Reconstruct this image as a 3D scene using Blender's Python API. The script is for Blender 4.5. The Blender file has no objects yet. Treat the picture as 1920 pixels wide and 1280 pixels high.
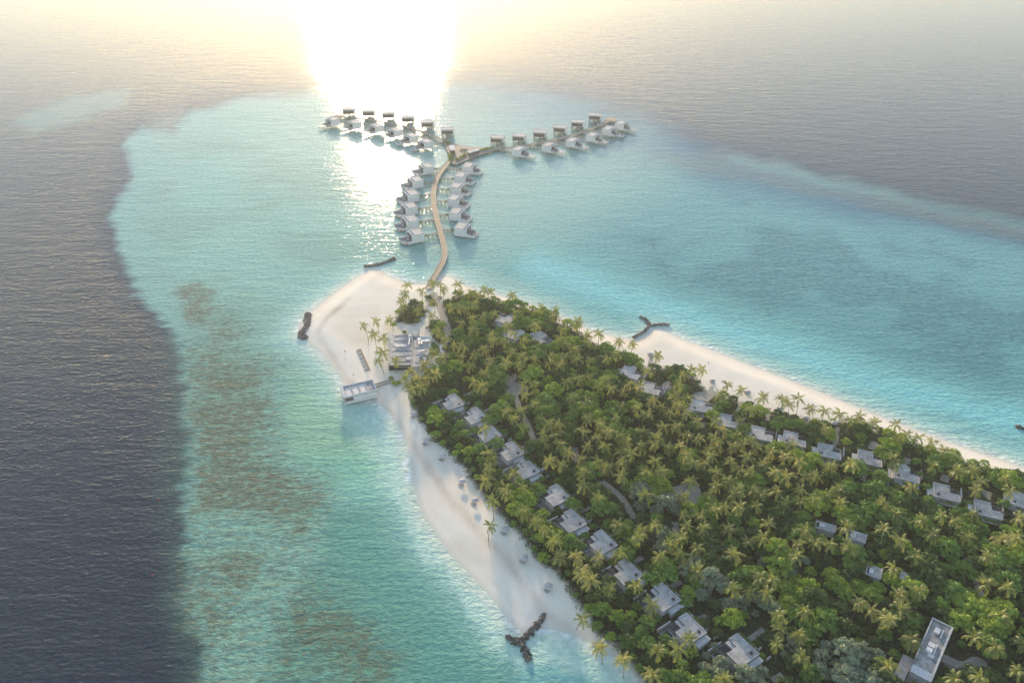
import bpy, math, random
import numpy as np
from mathutils import Vector, Matrix
rnd = random.Random(7); rng = np.random.default_rng(11)
S = bpy.context.scene; C = S.collection; R = math.radians
# ---------------------------------------------------------------- camera, sky, sun, exposure
CAM_H, F_PX, HOR = 280.0, 1493.0, -350.0
PITCH = math.atan2(640 - HOR, F_PX)
cam = bpy.data.objects.new('camera', bpy.data.cameras.new('camera')); C.objects.link(cam)
cam.location = (0, 0, CAM_H); cam.rotation_euler = (math.pi / 2 - PITCH, 0, 0)
cam.data.sensor_width = 36; cam.data.lens = F_PX / 1920 * 36; cam.data.clip_start = 1; cam.data.clip_end = 60000
S.camera = cam
SUN_EL, SUN_AZ = R(11.5), R(9)            # azimuth measured left of straight ahead
W0 = bpy.data.worlds.new('World'); S.world = W0; W0.use_nodes = True
nt = W0.node_tree; bg = nt.nodes['Background']
sky = nt.nodes.new('ShaderNodeTexSky'); sky.sky_type = 'NISHITA'; sky.sun_disc = False
sky.sun_elevation = SUN_EL; sky.sun_rotation = -SUN_AZ
sky.altitude = 0; sky.air_density = .85; sky.dust_density = .3; sky.ozone_density = .65
nt.links.new(sky.outputs[0], bg.inputs[0]); bg.inputs[1].default_value = 0.14
sl = bpy.data.lights.new('sun', 'SUN'); sl.energy = 2.4; sl.angle = R(4); sl.color = (1, .77, .49)
so = bpy.data.objects.new('sun', sl); C.objects.link(so)
sdir = Vector((-math.sin(SUN_AZ) * math.cos(SUN_EL), math.cos(SUN_AZ) * math.cos(SUN_EL), math.sin(SUN_EL)))
so.rotation_euler = sdir.to_track_quat('Z', 'Y').to_euler(); so.location = sdir * 3000
S.view_settings.view_transform = 'Standard'; S.view_settings.look = 'None'
S.view_settings.exposure = 1.6; S.view_settings.gamma = 1
S.cycles.max_bounces = 5; S.cycles.diffuse_bounces = 2; S.cycles.glossy_bounces = 2
S.cycles.transmission_bounces = 3; S.cycles.transparent_max_bounces = 4; S.cycles.volume_bounces = 1
S.cycles.sample_clamp_indirect = 4; S.cycles.caustics_reflective = False; S.cycles.caustics_refractive = False
S.cycles.use_denoising = True

_c, _s = math.cos(PITCH), math.sin(PITCH)
def W(px, py, z=0.0):
    """survey point: where the sight line through photo point (px, py) meets height z"""
    x, y = px - 960, py - 640
    d = (x, F_PX * _c - y * _s, -F_PX * _s - y * _c); t = (CAM_H - z) / -d[2]
    return Vector((d[0] * t, d[1] * t, z))
def W2(p, z=0.0): v = W(p[0], p[1], z); return (v.x, v.y)
def to_px(X, Y, Z=0.0):
    a = Y * _c - (Z - CAM_H) * _s; b = Y * _s + (Z - CAM_H) * _c
    return 960 + F_PX * X / a, 640 - F_PX * b / a

# ---------------------------------------------------------------- mesh helpers
class MB:
    def __init__(s): s.v = []; s.f = []
    def add(s, vs, fs):
        n = len(s.v); s.v += [tuple(v) for v in vs]; s.f += [tuple(i + n for i in f) for f in fs]; return s
    def box(s, x0, x1, y0, y1, z0, z1, M=None):
        vs = [Vector((x, y, z)) for z in (z0, z1) for y in (y0, y1) for x in (x0, x1)]
        if M is not None: vs = [M @ v for v in vs]
        return s.add(vs, [(0, 2, 3, 1), (4, 5, 7, 6), (0, 1, 5, 4), (2, 6, 7, 3), (0, 4, 6, 2), (1, 3, 7, 5)])
    def prism(s, pts, z0, z1, taper=1.0):
        n = len(pts); cx = sum(p[0] for p in pts) / n; cy = sum(p[1] for p in pts) / n
        a = sum(pts[i][0] * pts[(i + 1) % n][1] - pts[(i + 1) % n][0] * pts[i][1] for i in range(n))
        if a < 0: pts = pts[::-1]
        vs = [(p[0], p[1], z0) for p in pts] + [(cx + (p[0] - cx) * taper, cy + (p[1] - cy) * taper, z1) for p in pts]
        fs = [tuple(range(n - 1, -1, -1)), tuple(range(n, 2 * n))] + [(i, (i + 1) % n, n + (i + 1) % n, n + i) for i in range(n)]
        return s.add(vs, fs)
    def tube(s, pts, rad, n=6):
        rings = []; k = len(s.v)
        for i, p in enumerate(pts):
            p = Vector(p); q = Vector(pts[min(i + 1, len(pts) - 1)]) - Vector(pts[max(i - 1, 0)])
            q.normalize(); u = q.orthogonal().normalized(); w = q.cross(u)
            r = rad[i] if isinstance(rad, (list, tuple)) else rad
            s.v += [tuple(p + (u * math.cos(2 * math.pi * j / n) + w * math.sin(2 * math.pi * j / n)) * r) for j in range(n)]
        m = len(pts)
        for i in range(m - 1):
            for j in range(n):
                a = k + i * n + j; b = k + i * n + (j + 1) % n; s.f.append((a, b, b + n, a + n))
        s.f.append(tuple(k + j for j in range(n - 1, -1, -1))); s.f.append(tuple(k + (m - 1) * n + j for j in range(n)))
        return s
    def mesh(s, name, mat, smooth=False):
        me = bpy.data.meshes.new(name); me.from_pydata(s.v, [], s.f); me.materials.append(mat)
        if smooth: me.polygons.foreach_set('use_smooth', [True] * len(me.polygons))
        me.update(); return me
def np_mesh(name, V, Q, mat, smooth=False):
    me = bpy.data.meshes.new(name); V = np.asarray(V, np.float32); Q = np.asarray(Q, np.int32); k = Q.shape[1]
    me.vertices.add(len(V)); me.vertices.foreach_set('co', V.ravel())
    me.loops.add(Q.size); me.loops.foreach_set('vertex_index', Q.ravel())
    me.polygons.add(len(Q)); me.polygons.foreach_set('loop_start', np.arange(0, Q.size, k, dtype=np.int32))
    me.polygons.foreach_set('loop_total', np.full(len(Q), k, np.int32))
    me.polygons.foreach_set('use_smooth', np.full(len(Q), smooth, bool))
    me.materials.append(mat); me.update(calc_edges=True); return me
def ob(name, me, parent=None, loc=(0, 0, 0), rz=0.0):
    o = bpy.data.objects.new(name, me); C.objects.link(o); o.parent = parent; o.location = loc; o.rotation_euler = (0, 0, rz); return o
def root(name, label, cat, loc=(0, 0, 0), rz=0.0, group=None):
    o = ob(name, None, None, loc, rz); o.empty_display_size = 1; return tag(o, label, cat, group)
def tag(o, label=None, cat=None, group=None, kind=None):
    if label: o['label'] = label
    if cat: o['category'] = cat
    if group: o['group'] = group
    if kind: o['kind'] = kind
    return o
def copy_tree(o, parent=None):
    c = o.copy(); C.objects.link(c); c.parent = parent
    for ch in o.children: copy_tree(ch, c)
    return c
def struct(name, me): return tag(ob(name, me), kind='structure')

# ---------------------------------------------------------------- materials
def nodes(name):
    m = bpy.data.materials.new(name); m.use_nodes = True; t = m.node_tree; b = t.nodes['Principled BSDF']; return m, t, b
def N(t, ty, **kw):
    n = t.nodes.new(ty)
    for k, v in kw.items():
        if k in n.inputs.keys() if isinstance(k, str) else False: n.inputs[k].default_value = v
        else: setattr(n, k, v)
    return n
def noise(t, scale, detail=3, vec=None, rough=.5):
    n = t.nodes.new('ShaderNodeTexNoise'); n.inputs['Scale'].default_value = scale; n.inputs['Detail'].default_value = detail
    n.inputs['Roughness'].default_value = rough
    if vec is not None: t.links.new(vec, n.inputs['Vector'])
    return n
def ramp(t, fac, stops):
    r = t.nodes.new('ShaderNodeValToRGB'); e = r.color_ramp.elements
    while len(e) < len(stops): e.new(.5)
    for i, (p, c) in enumerate(stops): e[i].position = p; e[i].color = (*c, 1) if len(c) == 3 else c
    t.links.new(fac, r.inputs[0]); return r
def mixc(t, fac, a, b, mode='MIX'):
    m = t.nodes.new('ShaderNodeMix'); m.data_type = 'RGBA'; m.blend_type = mode
    for s, x in ((0, fac), (6, a), (7, b)):
        if hasattr(x, 'links'): t.links.new(x, m.inputs[s])
        elif s == 0: m.inputs[0].default_value = x
        else: m.inputs[s].default_value = (*x, 1)
    return m.outputs[2]
def plain(name, col, rough=.8, var=.15, scale=1.2, spec=.3, bump=0):
    m, t, b = nodes(name); co = t.nodes.new('ShaderNodeNewGeometry'); n = noise(t, scale, 4, co.outputs['Position'], .6)
    n2 = noise(t, scale * .12, 3, co.outputs['Position'])
    lo = tuple(max(0, c * (1 - var * 1.6)) for c in col); hi = tuple(min(1, c * (1 + var)) for c in col)
    r = ramp(t, n.outputs[0], [(.3, lo), (.7, hi)]); r2 = ramp(t, n2.outputs[0], [(.35, (1 - var,) * 3), (.65, (1, 1, 1))])
    t.links.new(mixc(t, 1.0, r.outputs[0], r2.outputs[0], 'MULTIPLY'), b.inputs['Base Color'])
    b.inputs['Roughness'].default_value = rough; b.inputs['Specular IOR Level'].default_value = spec
    return m
M = {}
M['white'] = plain('whitewash', (.66, .61, .56), .8, .07, .6)
M['roof'] = plain('pale_roof_screed', (.54, .49, .44), .85, .16, .8)
M['roof2'] = plain('roof_step', (.55, .53, .51), .85, .1, .8)
M['iroof'] = plain('weathered_concrete_roof', (.47, .43, .39), .85, .24, .4)
M['iroof2'] = plain('weathered_concrete_edge', (.55, .51, .47), .85, .14, .7)
M['dark'] = plain('dark_opening', (.035, .035, .045), .5, .2)
M['glass'] = plain('tinted_glazing', (.05, .055, .06), .15, .1, 1, .6)
M['brown'] = plain('timber_screen', (.13, .095, .075), .7, .2, 2)
M['deck'] = plain('timber_deck', (.38, .28, .19), .8, .15, 2)
M['deckgrey'] = plain('grey_deck', (.30, .25, .22), .8, .15, 2)
M['rail'] = plain('pale_rail', (.55, .46, .36), .8, .1)
M['pile'] = plain('pile_timber', (.16, .11, .075), .8, .2)
M['pool'] = plain('pool_water', (.03, .07, .09), .08, .1, 1, .5)
M['poolblue'] = plain('roof_pool', (.18, .30, .32), .1, .1, 1, .5)
M['cushion'] = plain('white_cushion', (.62, .60, .58), .8, .05)
M['thatch'] = plain('grey_canopy', (.47, .43, .41), .9, .12, 2)
M['path'] = plain('sand_path', (.40, .35, .29), .9, .12, .5)
M['rock'] = plain('limestone_rock', (.28, .22, .18), .9, .4, 1.5)
M['rockd'] = plain('wet_rock', (.15, .135, .115), .8, .4, 1.5)
M['metal'] = plain('duct_metal', (.68, .63, .60), .5, .05)
M['lawn'] = plain('lawn', (.12, .19, .035), .95, .25, 1.5)
M['skin'] = plain('skin', (.30, .18, .12), .6, .05)
M['cloth'] = plain('dark_clothing', (.05, .05, .08), .9, .1)
M['clothr'] = plain('light_clothing', (.5, .45, .4), .9, .1)
M['buoy'] = plain('red_buoy', (.35, .04, .04), .4, .05)
M['tyre'] = plain('rubber', (.03, .03, .03), .8, .1)

def foliage(name, c0, c1, tr, tfac=.35, objvar=.5, scale=.8):
    m, t, b = nodes(name); t.nodes.remove(b); out = t.nodes['Material Output']
    g = t.nodes.new('ShaderNodeNewGeometry'); oi = t.nodes.new('ShaderNodeObjectInfo')
    n = noise(t, scale, 2, g.outputs['Position']); n2 = noise(t, .09, 2, g.outputs['Position'])
    mx = t.nodes.new('ShaderNodeMath'); mx.operation = 'MULTIPLY_ADD'; mx.inputs[1].default_value = .55
    a = t.nodes.new('ShaderNodeMath'); a.operation = 'MULTIPLY_ADD'; a.inputs[1].default_value = objvar
    t.links.new(oi.outputs['Random'], a.inputs[0]); t.links.new(n2.outputs[0], a.inputs[2])
    t.links.new(n.outputs[0], mx.inputs[0]); t.links.new(a.outputs[0], mx.inputs[2])
    r = ramp(t, mx.outputs[0], [(.55, c0), (1.0, c1)]) if False else ramp(t, mx.outputs[0], [(.5, c0), (1.0, c1)])
    d = t.nodes.new('ShaderNodeBsdfDiffuse'); tl = t.nodes.new('ShaderNodeBsdfTranslucent'); gl = t.nodes.new('ShaderNodeBsdfGlossy')
    gl.inputs['Roughness'].default_value = .45; gl.inputs['Color'].default_value = (1, 1, 1, 1)
    t.links.new(r.outputs[0], d.inputs[0]); t.links.new(mixc(t, 1.0, r.outputs[0], tr, 'MULTIPLY'), tl.inputs[0])
    m1 = t.nodes.new('ShaderNodeMixShader'); m1.inputs[0].default_value = tfac
    t.links.new(d.outputs[0], m1.inputs[1]); t.links.new(tl.outputs[0], m1.inputs[2])
    m2 = t.nodes.new('ShaderNodeMixShader'); m2.inputs[0].default_value = .03
    t.links.new(m1.outputs[0], m2.inputs[1]); t.links.new(gl.outputs[0], m2.inputs[2]); t.links.new(m2.outputs[0], out.inputs[0])
    return m
M['frond'] = foliage('palm_frond', (.060, .090, .017), (.25, .26, .055), (1.7, 1.6, .9), .40, .55)
M['frondy'] = foliage('palm_frond_yellowing', (.14, .15, .034), (.34, .32, .085), (1.6, 1.45, .9), .40, .5)
M['trunk'] = plain('palm_trunk', (.24, .19, .15), .9, .2, 2)
M['bark'] = plain('bark', (.10, .075, .055), .9, .2, 2)
M['leafA'] = foliage('leaf_green', (.055, .11, .016), (.17, .27, .040), (1.6, 1.7, .8), .2)
M['leafB'] = foliage('leaf_dark', (.022, .052, .012), (.075, .13, .024), (1.5, 1.6, .8), .28)
M['leafC'] = foliage('leaf_bright', (.11, .175, .016), (.28, .37, .040), (1.6, 1.6, .7), .22)
M['leafD'] = foliage('leaf_silver', (.13, .165, .085), (.28, .32, .20), (1.3, 1.4, 1.0), .25)
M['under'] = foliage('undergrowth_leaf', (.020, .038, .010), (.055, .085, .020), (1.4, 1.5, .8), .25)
M['hedge'] = foliage('hedge_leaf', (.10, .15, .02), (.19, .24, .045), (1.4, 1.4, .7), .3)

# ---------------------------------------------------------------- shoreline and regions (surveyed points)
SHORE = [(690,505),(650,530),(615,555),(585,578),(562,600),(555,625),(572,640),(600,662),(622,688),(640,712),(647,745),
 (700,752),(725,770),(750,805),(765,845),(770,880),(775,920),(790,965),(820,1010),(860,1060),(900,1100),(930,1135),(955,1170),
 (978,1190),(1005,1178),(1040,1182),(1080,1193),(1120,1215),(1160,1242),(1190,1268),(1230,1310),(1270,1360),(1300,1450),
 (2500,1450),(2500,1120),(1920,872),(1850,850),(1780,826),(1700,797),(1620,766),(1540,733),(1460,702),(1400,680),(1330,652),
 (1275,632),(1245,616),(1224,613),(1200,631),(1185,635),(1150,628),(1110,618),(1050,592),(1000,570),(950,555),(900,545),(870,532),
 (850,517),(826,513),(815,524),(800,531),(785,532),(765,529),(740,520),(715,507),(700,503)]
SHORE_W = [W2(p) for p in SHORE]
FOREST = [(838,566),(860,553),(905,556),(950,568),(1000,578),(1040,595),(1075,614),(1105,638),(1140,657),(1190,670),(1215,694),(1250,688),
 (1290,695),(1325,732),(1370,746),(1430,770),(1500,783),(1560,789),(1620,797),(1680,816),(1740,840),(1790,855),(1840,869),(1880,882),
 (2060,960),(2450,1130),(2450,1440),(2100,1440),(1275,1400),(1225,1300),(1190,1256),(1150,1212),(1110,1180),(1075,1125),(1042,1072),(1012,1058),(985,1020),
 (960,990),(930,960),(905,930),(882,900),(866,876),(850,858),(835,842),(810,826),(786,790),(776,768),(765,740),(768,716),(800,702),
 (832,690),(836,640),(830,600)]
CLUMP = [(742,604),(776,611),(797,596),(802,580),(792,568),(762,572),(744,585)]
CLUMPS = [CLUMP, [(796,556),(812,549),(826,558),(822,574),(805,575)], [(826,572),(850,562),(864,582),(852,596),(832,590)], [(806,604),(828,594),(838,616),(832,644),(818,646),(800,616)]]
FOREST_W = [W2(p, 1.5) for p in FOREST]; CLUMPS_W = [[W2(p, 1.5) for p in c] for c in CLUMPS]
def seg_dist(X, Y, pts, closed=True):
    P = np.asarray(pts, float); n = len(P); d = np.full(X.shape, 1e9)
    for i in range(n if closed else n - 1):
        a, b = P[i], P[(i + 1) % n]; e = b - a; L = max(e @ e, 1e-9)
        t = np.clip(((X - a[0]) * e[0] + (Y - a[1]) * e[1]) / L, 0, 1)
        d = np.minimum(d, (X - a[0] - t * e[0]) ** 2 + (Y - a[1] - t * e[1]) ** 2)
    return np.sqrt(d)
def inside(X, Y, pts):
    P = np.asarray(pts, float); n = len(P); c = np.zeros(X.shape, bool)
    for i in range(n):
        (x1, y1), (x2, y2) = P[i], P[(i + 1) % n]
        if y1 == y2: continue
        k = ((y1 > Y) != (y2 > Y)) & (X < (x2 - x1) * (Y - y1) / (y2 - y1) + x1); c ^= k
    return c
def sdist(X, Y, pts):
    d = seg_dist(X, Y, pts); return np.where(inside(X, Y, pts), d, -d)
def smooth(x): x = np.clip(x, 0, 1); return x * x * (3 - 2 * x)
def chaikin(pts, k=2, closed=True):
    for _ in range(k):
        q = []; n = len(pts)
        for i in range(n if closed else n - 1):
            a, b = pts[i], pts[(i + 1) % n]
            q += [(a[0] * .75 + b[0] * .25, a[1] * .75 + b[1] * .25), (a[0] * .25 + b[0] * .75, a[1] * .25 + b[1] * .75)]
        pts = q if closed else [pts[0]] + q + [pts[-1]]
    return pts
SHORE_S = chaikin(SHORE_W, 2)
def vnoise(X, Y, s, seed):
    r = np.random.default_rng(seed); G = r.random((256, 256)); x = X / s; y = Y / s
    i = np.floor(x).astype(int); j = np.floor(y).astype(int); u = x - i; v = y - j; u = u * u * (3 - 2 * u); v = v * v * (3 - 2 * v)
    g = lambda a, b: G[a % 256, b % 256]
    return (g(i, j) * (1 - u) + g(i + 1, j) * u) * (1 - v) + (g(i, j + 1) * (1 - u) + g(i + 1, j + 1) * u) * v
def grid(x0, x1, y0, y1, st):
    xs = np.arange(x0, x1 + st, st); ys = np.arange(y0, y1 + st, st); X, Y = np.meshgrid(xs, ys); nx = len(xs); ny = len(ys)
    I = np.arange(nx * ny).reshape(ny, nx)
    Q = np.stack([I[:-1, :-1], I[:-1, 1:], I[1:, 1:], I[1:, :-1]], -1).reshape(-1, 4); return X.ravel(), Y.ravel(), Q
def set_attr(me, name, arr):
    a = me.attributes.new(name, 'FLOAT_COLOR', 'POINT'); b = np.ones((len(arr), 4), np.float32); b[:, :arr.shape[1]] = arr; a.data.foreach_set('color', b.ravel())
def ground_z(d): # height as a function of distance inland
    return np.where(d > 0, 1.55 * smooth(d / 16.0) + .0, np.maximum(-7, d * .10))

# ---------------------------------------------------------------- beach / island terrain
X, Y, Q = grid(-260, 660, 90, 540, 2.0)
d = sdist(X, Y, SHORE_S)
und = (vnoise(X, Y, 9, 3) - .5) * .16 * smooth(d / 8)
Z = ground_z(d) + und
keep = d > -16
kq = keep[Q].all(1); Q = Q[kq]; use = np.unique(Q); mp = np.full(len(X), -1); mp[use] = np.arange(len(use)); Q = mp[Q]
X, Y, Z, d = X[use], Y[use], Z[use], d[use]
def veg_d(X, Y):
    d = sdist(X, Y, FOREST_W)
    for c in CLUMPS_W: d = np.maximum(d, sdist(X, Y, c))
    return d
veg = smooth((veg_d(X, Y) - .6 + (vnoise(X, Y, 4, 8) - .5) * 3) / 1.8)
TIDE = [(655,560),(590,620),(612,650),(640,695),(655,715),(700,745),(740,780),(770,830),(790,862),(812,890),(835,930),(870,965),(910,1010),(955,1060),(985,1100),(1010,1130),(1035,1160),(1075,1180),(1120,1205),(1160,1235)]
td = seg_dist(X, Y, chaikin([W2(p, 1) for p in TIDE], 2, False), False)
wet = 1 - smooth((d - 1.0) / 3.0)
tide = np.exp(-((td + (vnoise(X, Y, 7, 10) - .5) * 3) / 1.9) ** 2) * (.25 + .5 * vnoise(X, Y, 9, 9)) + np.exp(-((d - 5.5 + (vnoise(X, Y, 12, 12) - .5) * 3) / 1.6) ** 2) * .28 * vnoise(X, Y, 8, 13) + .22 * smooth((vnoise(X, Y, 19, 14) - .55) * 4)
pxx, pyy = to_px(X, Y, 1)
DUNE = [(620,610),(660,600),(700,610),(690,640),(650,640)]
dune = smooth((sdist(X, Y, [W2(p, 1) for p in DUNE]) + 8) / 14) * .5
me = np_mesh('beach', np.stack([X, Y, Z], 1), Q, None, True); me.materials.clear()
set_attr(me, 'mask', np.stack([veg, np.clip(wet, 0, 1), np.clip(tide + dune * .6, 0, 1)], 1))
m, t, b = nodes('sand_and_soil'); g = t.nodes.new('ShaderNodeNewGeometry')
at = t.nodes.new('ShaderNodeAttribute'); at.attribute_name = 'mask'; sp = t.nodes.new('ShaderNodeSeparateColor'); t.links.new(at.outputs['Color'], sp.inputs[0])
n1 = noise(t, .06, 4, g.outputs['Position']); n2 = noise(t, 1.4, 3, g.outputs['Position'], .7)
sand = ramp(t, n1.outputs[0], [(.3, (.80, .69, .545)), (.7, (.86, .755, .62))])
fine = ramp(t, n2.outputs[0], [(.35, (.93, .92, .91)), (.6, (1, 1, 1))])
c = mixc(t, 1.0, sand.outputs[0], fine.outputs[0], 'MULTIPLY')
c = mixc(t, sp.outputs[2], c, (.50, .40, .30)); c = mixc(t, sp.outputs[1], c, (.60, .55, .45))
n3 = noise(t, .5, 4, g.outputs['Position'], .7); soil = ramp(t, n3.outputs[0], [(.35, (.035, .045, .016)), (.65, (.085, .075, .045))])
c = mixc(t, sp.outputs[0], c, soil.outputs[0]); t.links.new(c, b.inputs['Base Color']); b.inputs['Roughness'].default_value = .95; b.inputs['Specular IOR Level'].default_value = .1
me.materials.append(m); struct('beach', me)

# ---------------------------------------------------------------- sea
def lin(c): return tuple(((x / 255 + .055) / 1.055) ** 2.4 if x / 255 > .04045 else x / 255 / 12.92 for x in c)
D_ = (.022, .034, .048); T_ = (.15, .37, .33); L_ = (.21, .51, .49); MT = (.54, .68, .52); GR = (.25, .43, .28); CO = (.17, .20, .12)
BR = (.13, .32, .305); DB = (.10, .27, .26); TN = (.14, .18, .16)
def sea_colour(X, Y):
    PX, PY = to_px(X, Y, 0); jx = (vnoise(X, Y, 24, 5) - .5) * 26 + (vnoise(X, Y, 8, 6) - .5) * 12; jy = (vnoise(X, Y, 24, 7) - .5) * 18
    # jitter shrinks with distance because it is a real-world wobble
    jx = jx + (vnoise(X * .3, Y, 4.0, 51) - .5) * 26 + (vnoise(X * .5, Y, 2.6, 52) - .5) * 10
    k = np.clip((PY + 350) / 1200, .2, 1.3); A, B = PX + jx * k, PY + jy * k
    col = np.tile(np.array(D_), (len(X), 1)); cor = np.zeros(len(X))
    def lay(w, c):
        nonlocal col
        w = w[:, None]; col = col * (1 - w) + np.array(c) * w
    def poly(p, soft): return smooth(sdist(A, B, p) / soft + .5)
    def line(p, wd): return np.exp(-(seg_dist(A, B, p, False) / wd) ** 2)
    reef = [(2400,520),(1920,455),(1700,400),(1500,330),(1350,290),(1200,230),(1050,180),(900,160),(700,170),(560,182),(440,190),(360,215),(320,250),
     (265,243),(240,262),(240,300),(250,330),(222,380),(214,430),(232,490),(262,540),(300,585),(335,640),(350,720),(352,850),(356,950),(368,1050),(370,1150),(378,1280),(380,1600),(2600,1700)]
    edge = smooth(sdist(A, B, reef) / (26 + 40 * np.clip((PX - 800) / 500, 0, 1)) + .55)
    lay(edge * .55, (.05, .22, .30)); lay(smooth((sdist(A, B, reef) + 4) / (130 - 66 * np.clip((PY - 600) / 220, 0, 1) + 50 * np.clip((PX - 800) / 500, 0, 1))), T_)
    lay(.35 * poly([(20,228),(130,180),(245,170),(232,200),(130,232),(60,250)], 20), T_)
    lay(.7 * poly([(280,225),(345,205),(335,290),(310,312),(292,290)], 24), TN)
    lay(.5 * poly([(300,330),(340,330),(335,400),(310,400)], 22), TN)
    # right-hand lagoon
    lay(.95 * poly([(1010,420),(1230,330),(1400,372),(1560,405),(1760,430),(2100,500),(2100,830),(1850,745),(1650,670),(1450,600),(1300,560),(1150,510)], 60), BR)
    lay(.6 * poly([(1400,560),(1560,560),(1800,560),(2100,560),(2100,760),(1850,730),(1650,655),(1480,600)], 60), DB)
    lay(.55 * poly([(1220,300),(1330,330),(1450,352),(1600,385),(1760,415),(2000,465),(2000,445),(1760,390),(1600,345),(1450,300),(1350,280)], 22), TN)
    lay(.35 * line([(1380,300),(1500,330),(1640,360),(1800,395),(1960,430)], 12), T_)
    lay(.95 * line([(1000,500),(1120,540),(1250,583),(1400,635),(1560,690),(1700,735),(1850,775),(2050,820)], 30), L_)
    lay(.55 * line([(1120,585),(1250,620),(1420,690),(1560,740),(1700,790)], 14), T_)
    lay(.5 * line([(1560,760),(1700,795),(1850,835),(2000,870)], 14), L_)
    lay(.45 * poly([(860,505),(900,498),(960,520),(1050,560),(1090,590),(1020,575),(940,545),(890,525)], 16), (.32, .42, .33))
    # left shelf
    lay(.8 * smooth((900 - A) / 260) * edge, (.25, .44, .34))
    lay(.85 * poly([(560,690),(620,700),(650,760),(720,790),(740,860),(720,900),(640,880),(560,850),(530,760)], 60), GR)
    lay(.6 * poly([(560,850),(700,850),(745,900),(760,960),(700,940),(600,900)], 50), (.20, .46, .32))
    lay(.8 * poly([(620,960),(740,930),(790,1010),(860,1080),(915,1130),(940,1190),(960,1290),(900,1400),(420,1400),(560,1100)], 60), (.10, .27, .205))
    lay(.6 * line([(760,1000),(820,1060),(880,1120),(915,1180)], 14), (.07, .25, .26))
    cm = smooth(sdist(A, B, [(330,640),(400,560),(470,600),(560,690),(540,760),(560,850),(640,900),(650,960),(600,1040),(650,1100),(760,1180),(780,1400),(345,1400),(335,1000),(325,850)]) / 120 + .5) * (.78 + .28 * smooth((vnoise(X, Y * 1.3, 34, 61) * .6 + vnoise(X, Y, 13, 62) * .4 - .3) * 2.6))
    cor = np.maximum(cor, cm * .75)
    for p, w in (([(320,535),(375,518),(405,545),(402,600),(440,590),(425,615),(350,612),(345,570)], .8), ([(370,705),(430,690),(505,715),(470,735),(380,740)], .9),
                 ([(360,750),(500,740),(500,790),(470,860),(540,870),(540,960),(370,960)], .85), ([(400,1050),(450,1020),(495,1050),(470,1090),(410,1100)], .8), ([(520,985),(590,975),(590,1010),(550,1020)], .8)):
        w2 = w * poly(p, 34); cor = np.maximum(cor, w2); lay(w2 * .32, CO)
    lay(cm * .42, (.13, .24, .16))
    for p, w in (([(1390,590),(1460,535),(1520,488),(1590,470),(1580,505),(1500,565),(1440,600)], .62), ([(1700,530),(1800,505),(1860,590),(1740,600)], .52), ([(1880,570),(1960,560),(1960,640),(1880,620)], .55),
                 ([(1310,430),(1380,430),(1370,455),(1320,450)], .5), ([(1400,540),(1440,520),(1450,545)], .6), ([(1725,446),(1755,450),(1745,462)], .8), ([(1385,376),(1412,376),(1405,386)], .8)):
        cor = np.maximum(cor, w * smooth(sdist(A, B, p) / 20 + .6))
    for p in ([(1520,715),(1560,735),(1615,755)], [(1630,762),(1675,775)], [(1740,800),(1800,815)], [(1835,832),(1880,845)], [(1905,800),(1935,806)]):
        cor = np.maximum(cor, np.exp(-(seg_dist(PX, PY, p, False) / 5) ** 2) * 1.1)
    cor = np.maximum(cor, .8 * np.exp(-(seg_dist(PX, PY, [(640,1200),(665,1215)], False) / 14) ** 2))
    cor = np.maximum(cor, .8 * np.exp(-(seg_dist(PX, PY, [(580,1180),(600,1210)], False) / 16) ** 2)); cor = np.maximum(cor, .8 * np.exp(-(seg_dist(PX, PY, [(660,1255),(680,1265)], False) / 16) ** 2))
    big = smooth((vnoise(X, Y, 55, 31) * .6 + vnoise(X, Y, 21, 32) * .4 - .42) * 4) * smooth(sdist(A, B, reef) / 80)
    lay(big * .38 * smooth((1050 - A) / 300) * smooth((760 - B) / 100), (.17, .27, .20))
    lag = poly([(1150,420),(1300,380),(1560,425),(1760,450),(2100,520),(2100,800),(1850,730),(1650,655),(1450,590),(1250,540)], 70)
    lay(lag * big * .35, (.07, .21, .21)); cor = np.maximum(cor, lag * (.30 + .35 * big))
    lay(.5 * poly([(520,215),(700,190),(900,180),(1200,240),(1260,330),(1080,420),(900,480),(740,440),(600,380),(480,300)], 150), (.36, .47, .37))  # pale sandy reef around the villas, with the cream of sun glints painted in
    # pale shallows and the wash at the water's edge
    dd = -sdist(X, Y, SHORE_S)
    lay(.92 * poly([(690,780),(742,870),(752,960),(795,1040),(855,1098),(905,1150),(932,1225),(950,1262),(1000,1235),(1080,1250),(1150,1300),(1250,1400),(1400,1400),(1100,1100),(800,700)], 26), MT)
    lay(.5 * poly([(640,750),(700,760),(745,810),(765,880),(780,960),(740,930),(700,860),(640,800)], 40), MT)
    lay(np.exp(-(dd / 16) ** 2) * .75, (.42, .62, .52)); lay(np.exp(-(dd / 5) ** 2) * .9, (.60, .63, .50))
    lay(.75 * smooth(1 - np.abs(dd - .6 + (vnoise(X, Y, 14, 22) - .5) * 3) / 1.3) * smooth((vnoise(X, Y, 10, 21) - .35) * 5), (.85, .85, .80))
    cor = np.clip(cor * (1 - np.exp(-(dd / 9) ** 2)), 0, 1)
    return col, cor, (1 - smooth((sdist(PX, PY, reef) + 60) / 90)) * (.30 + .70 * smooth((760 - Y) / 380) * smooth((150 - X) / 200))
X, Y, Q = grid(-1250, 1250, 60, 2200, 10.0)
X2, Y2, Q2 = grid(-480, 560, 130, 900, 2.5)
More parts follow.
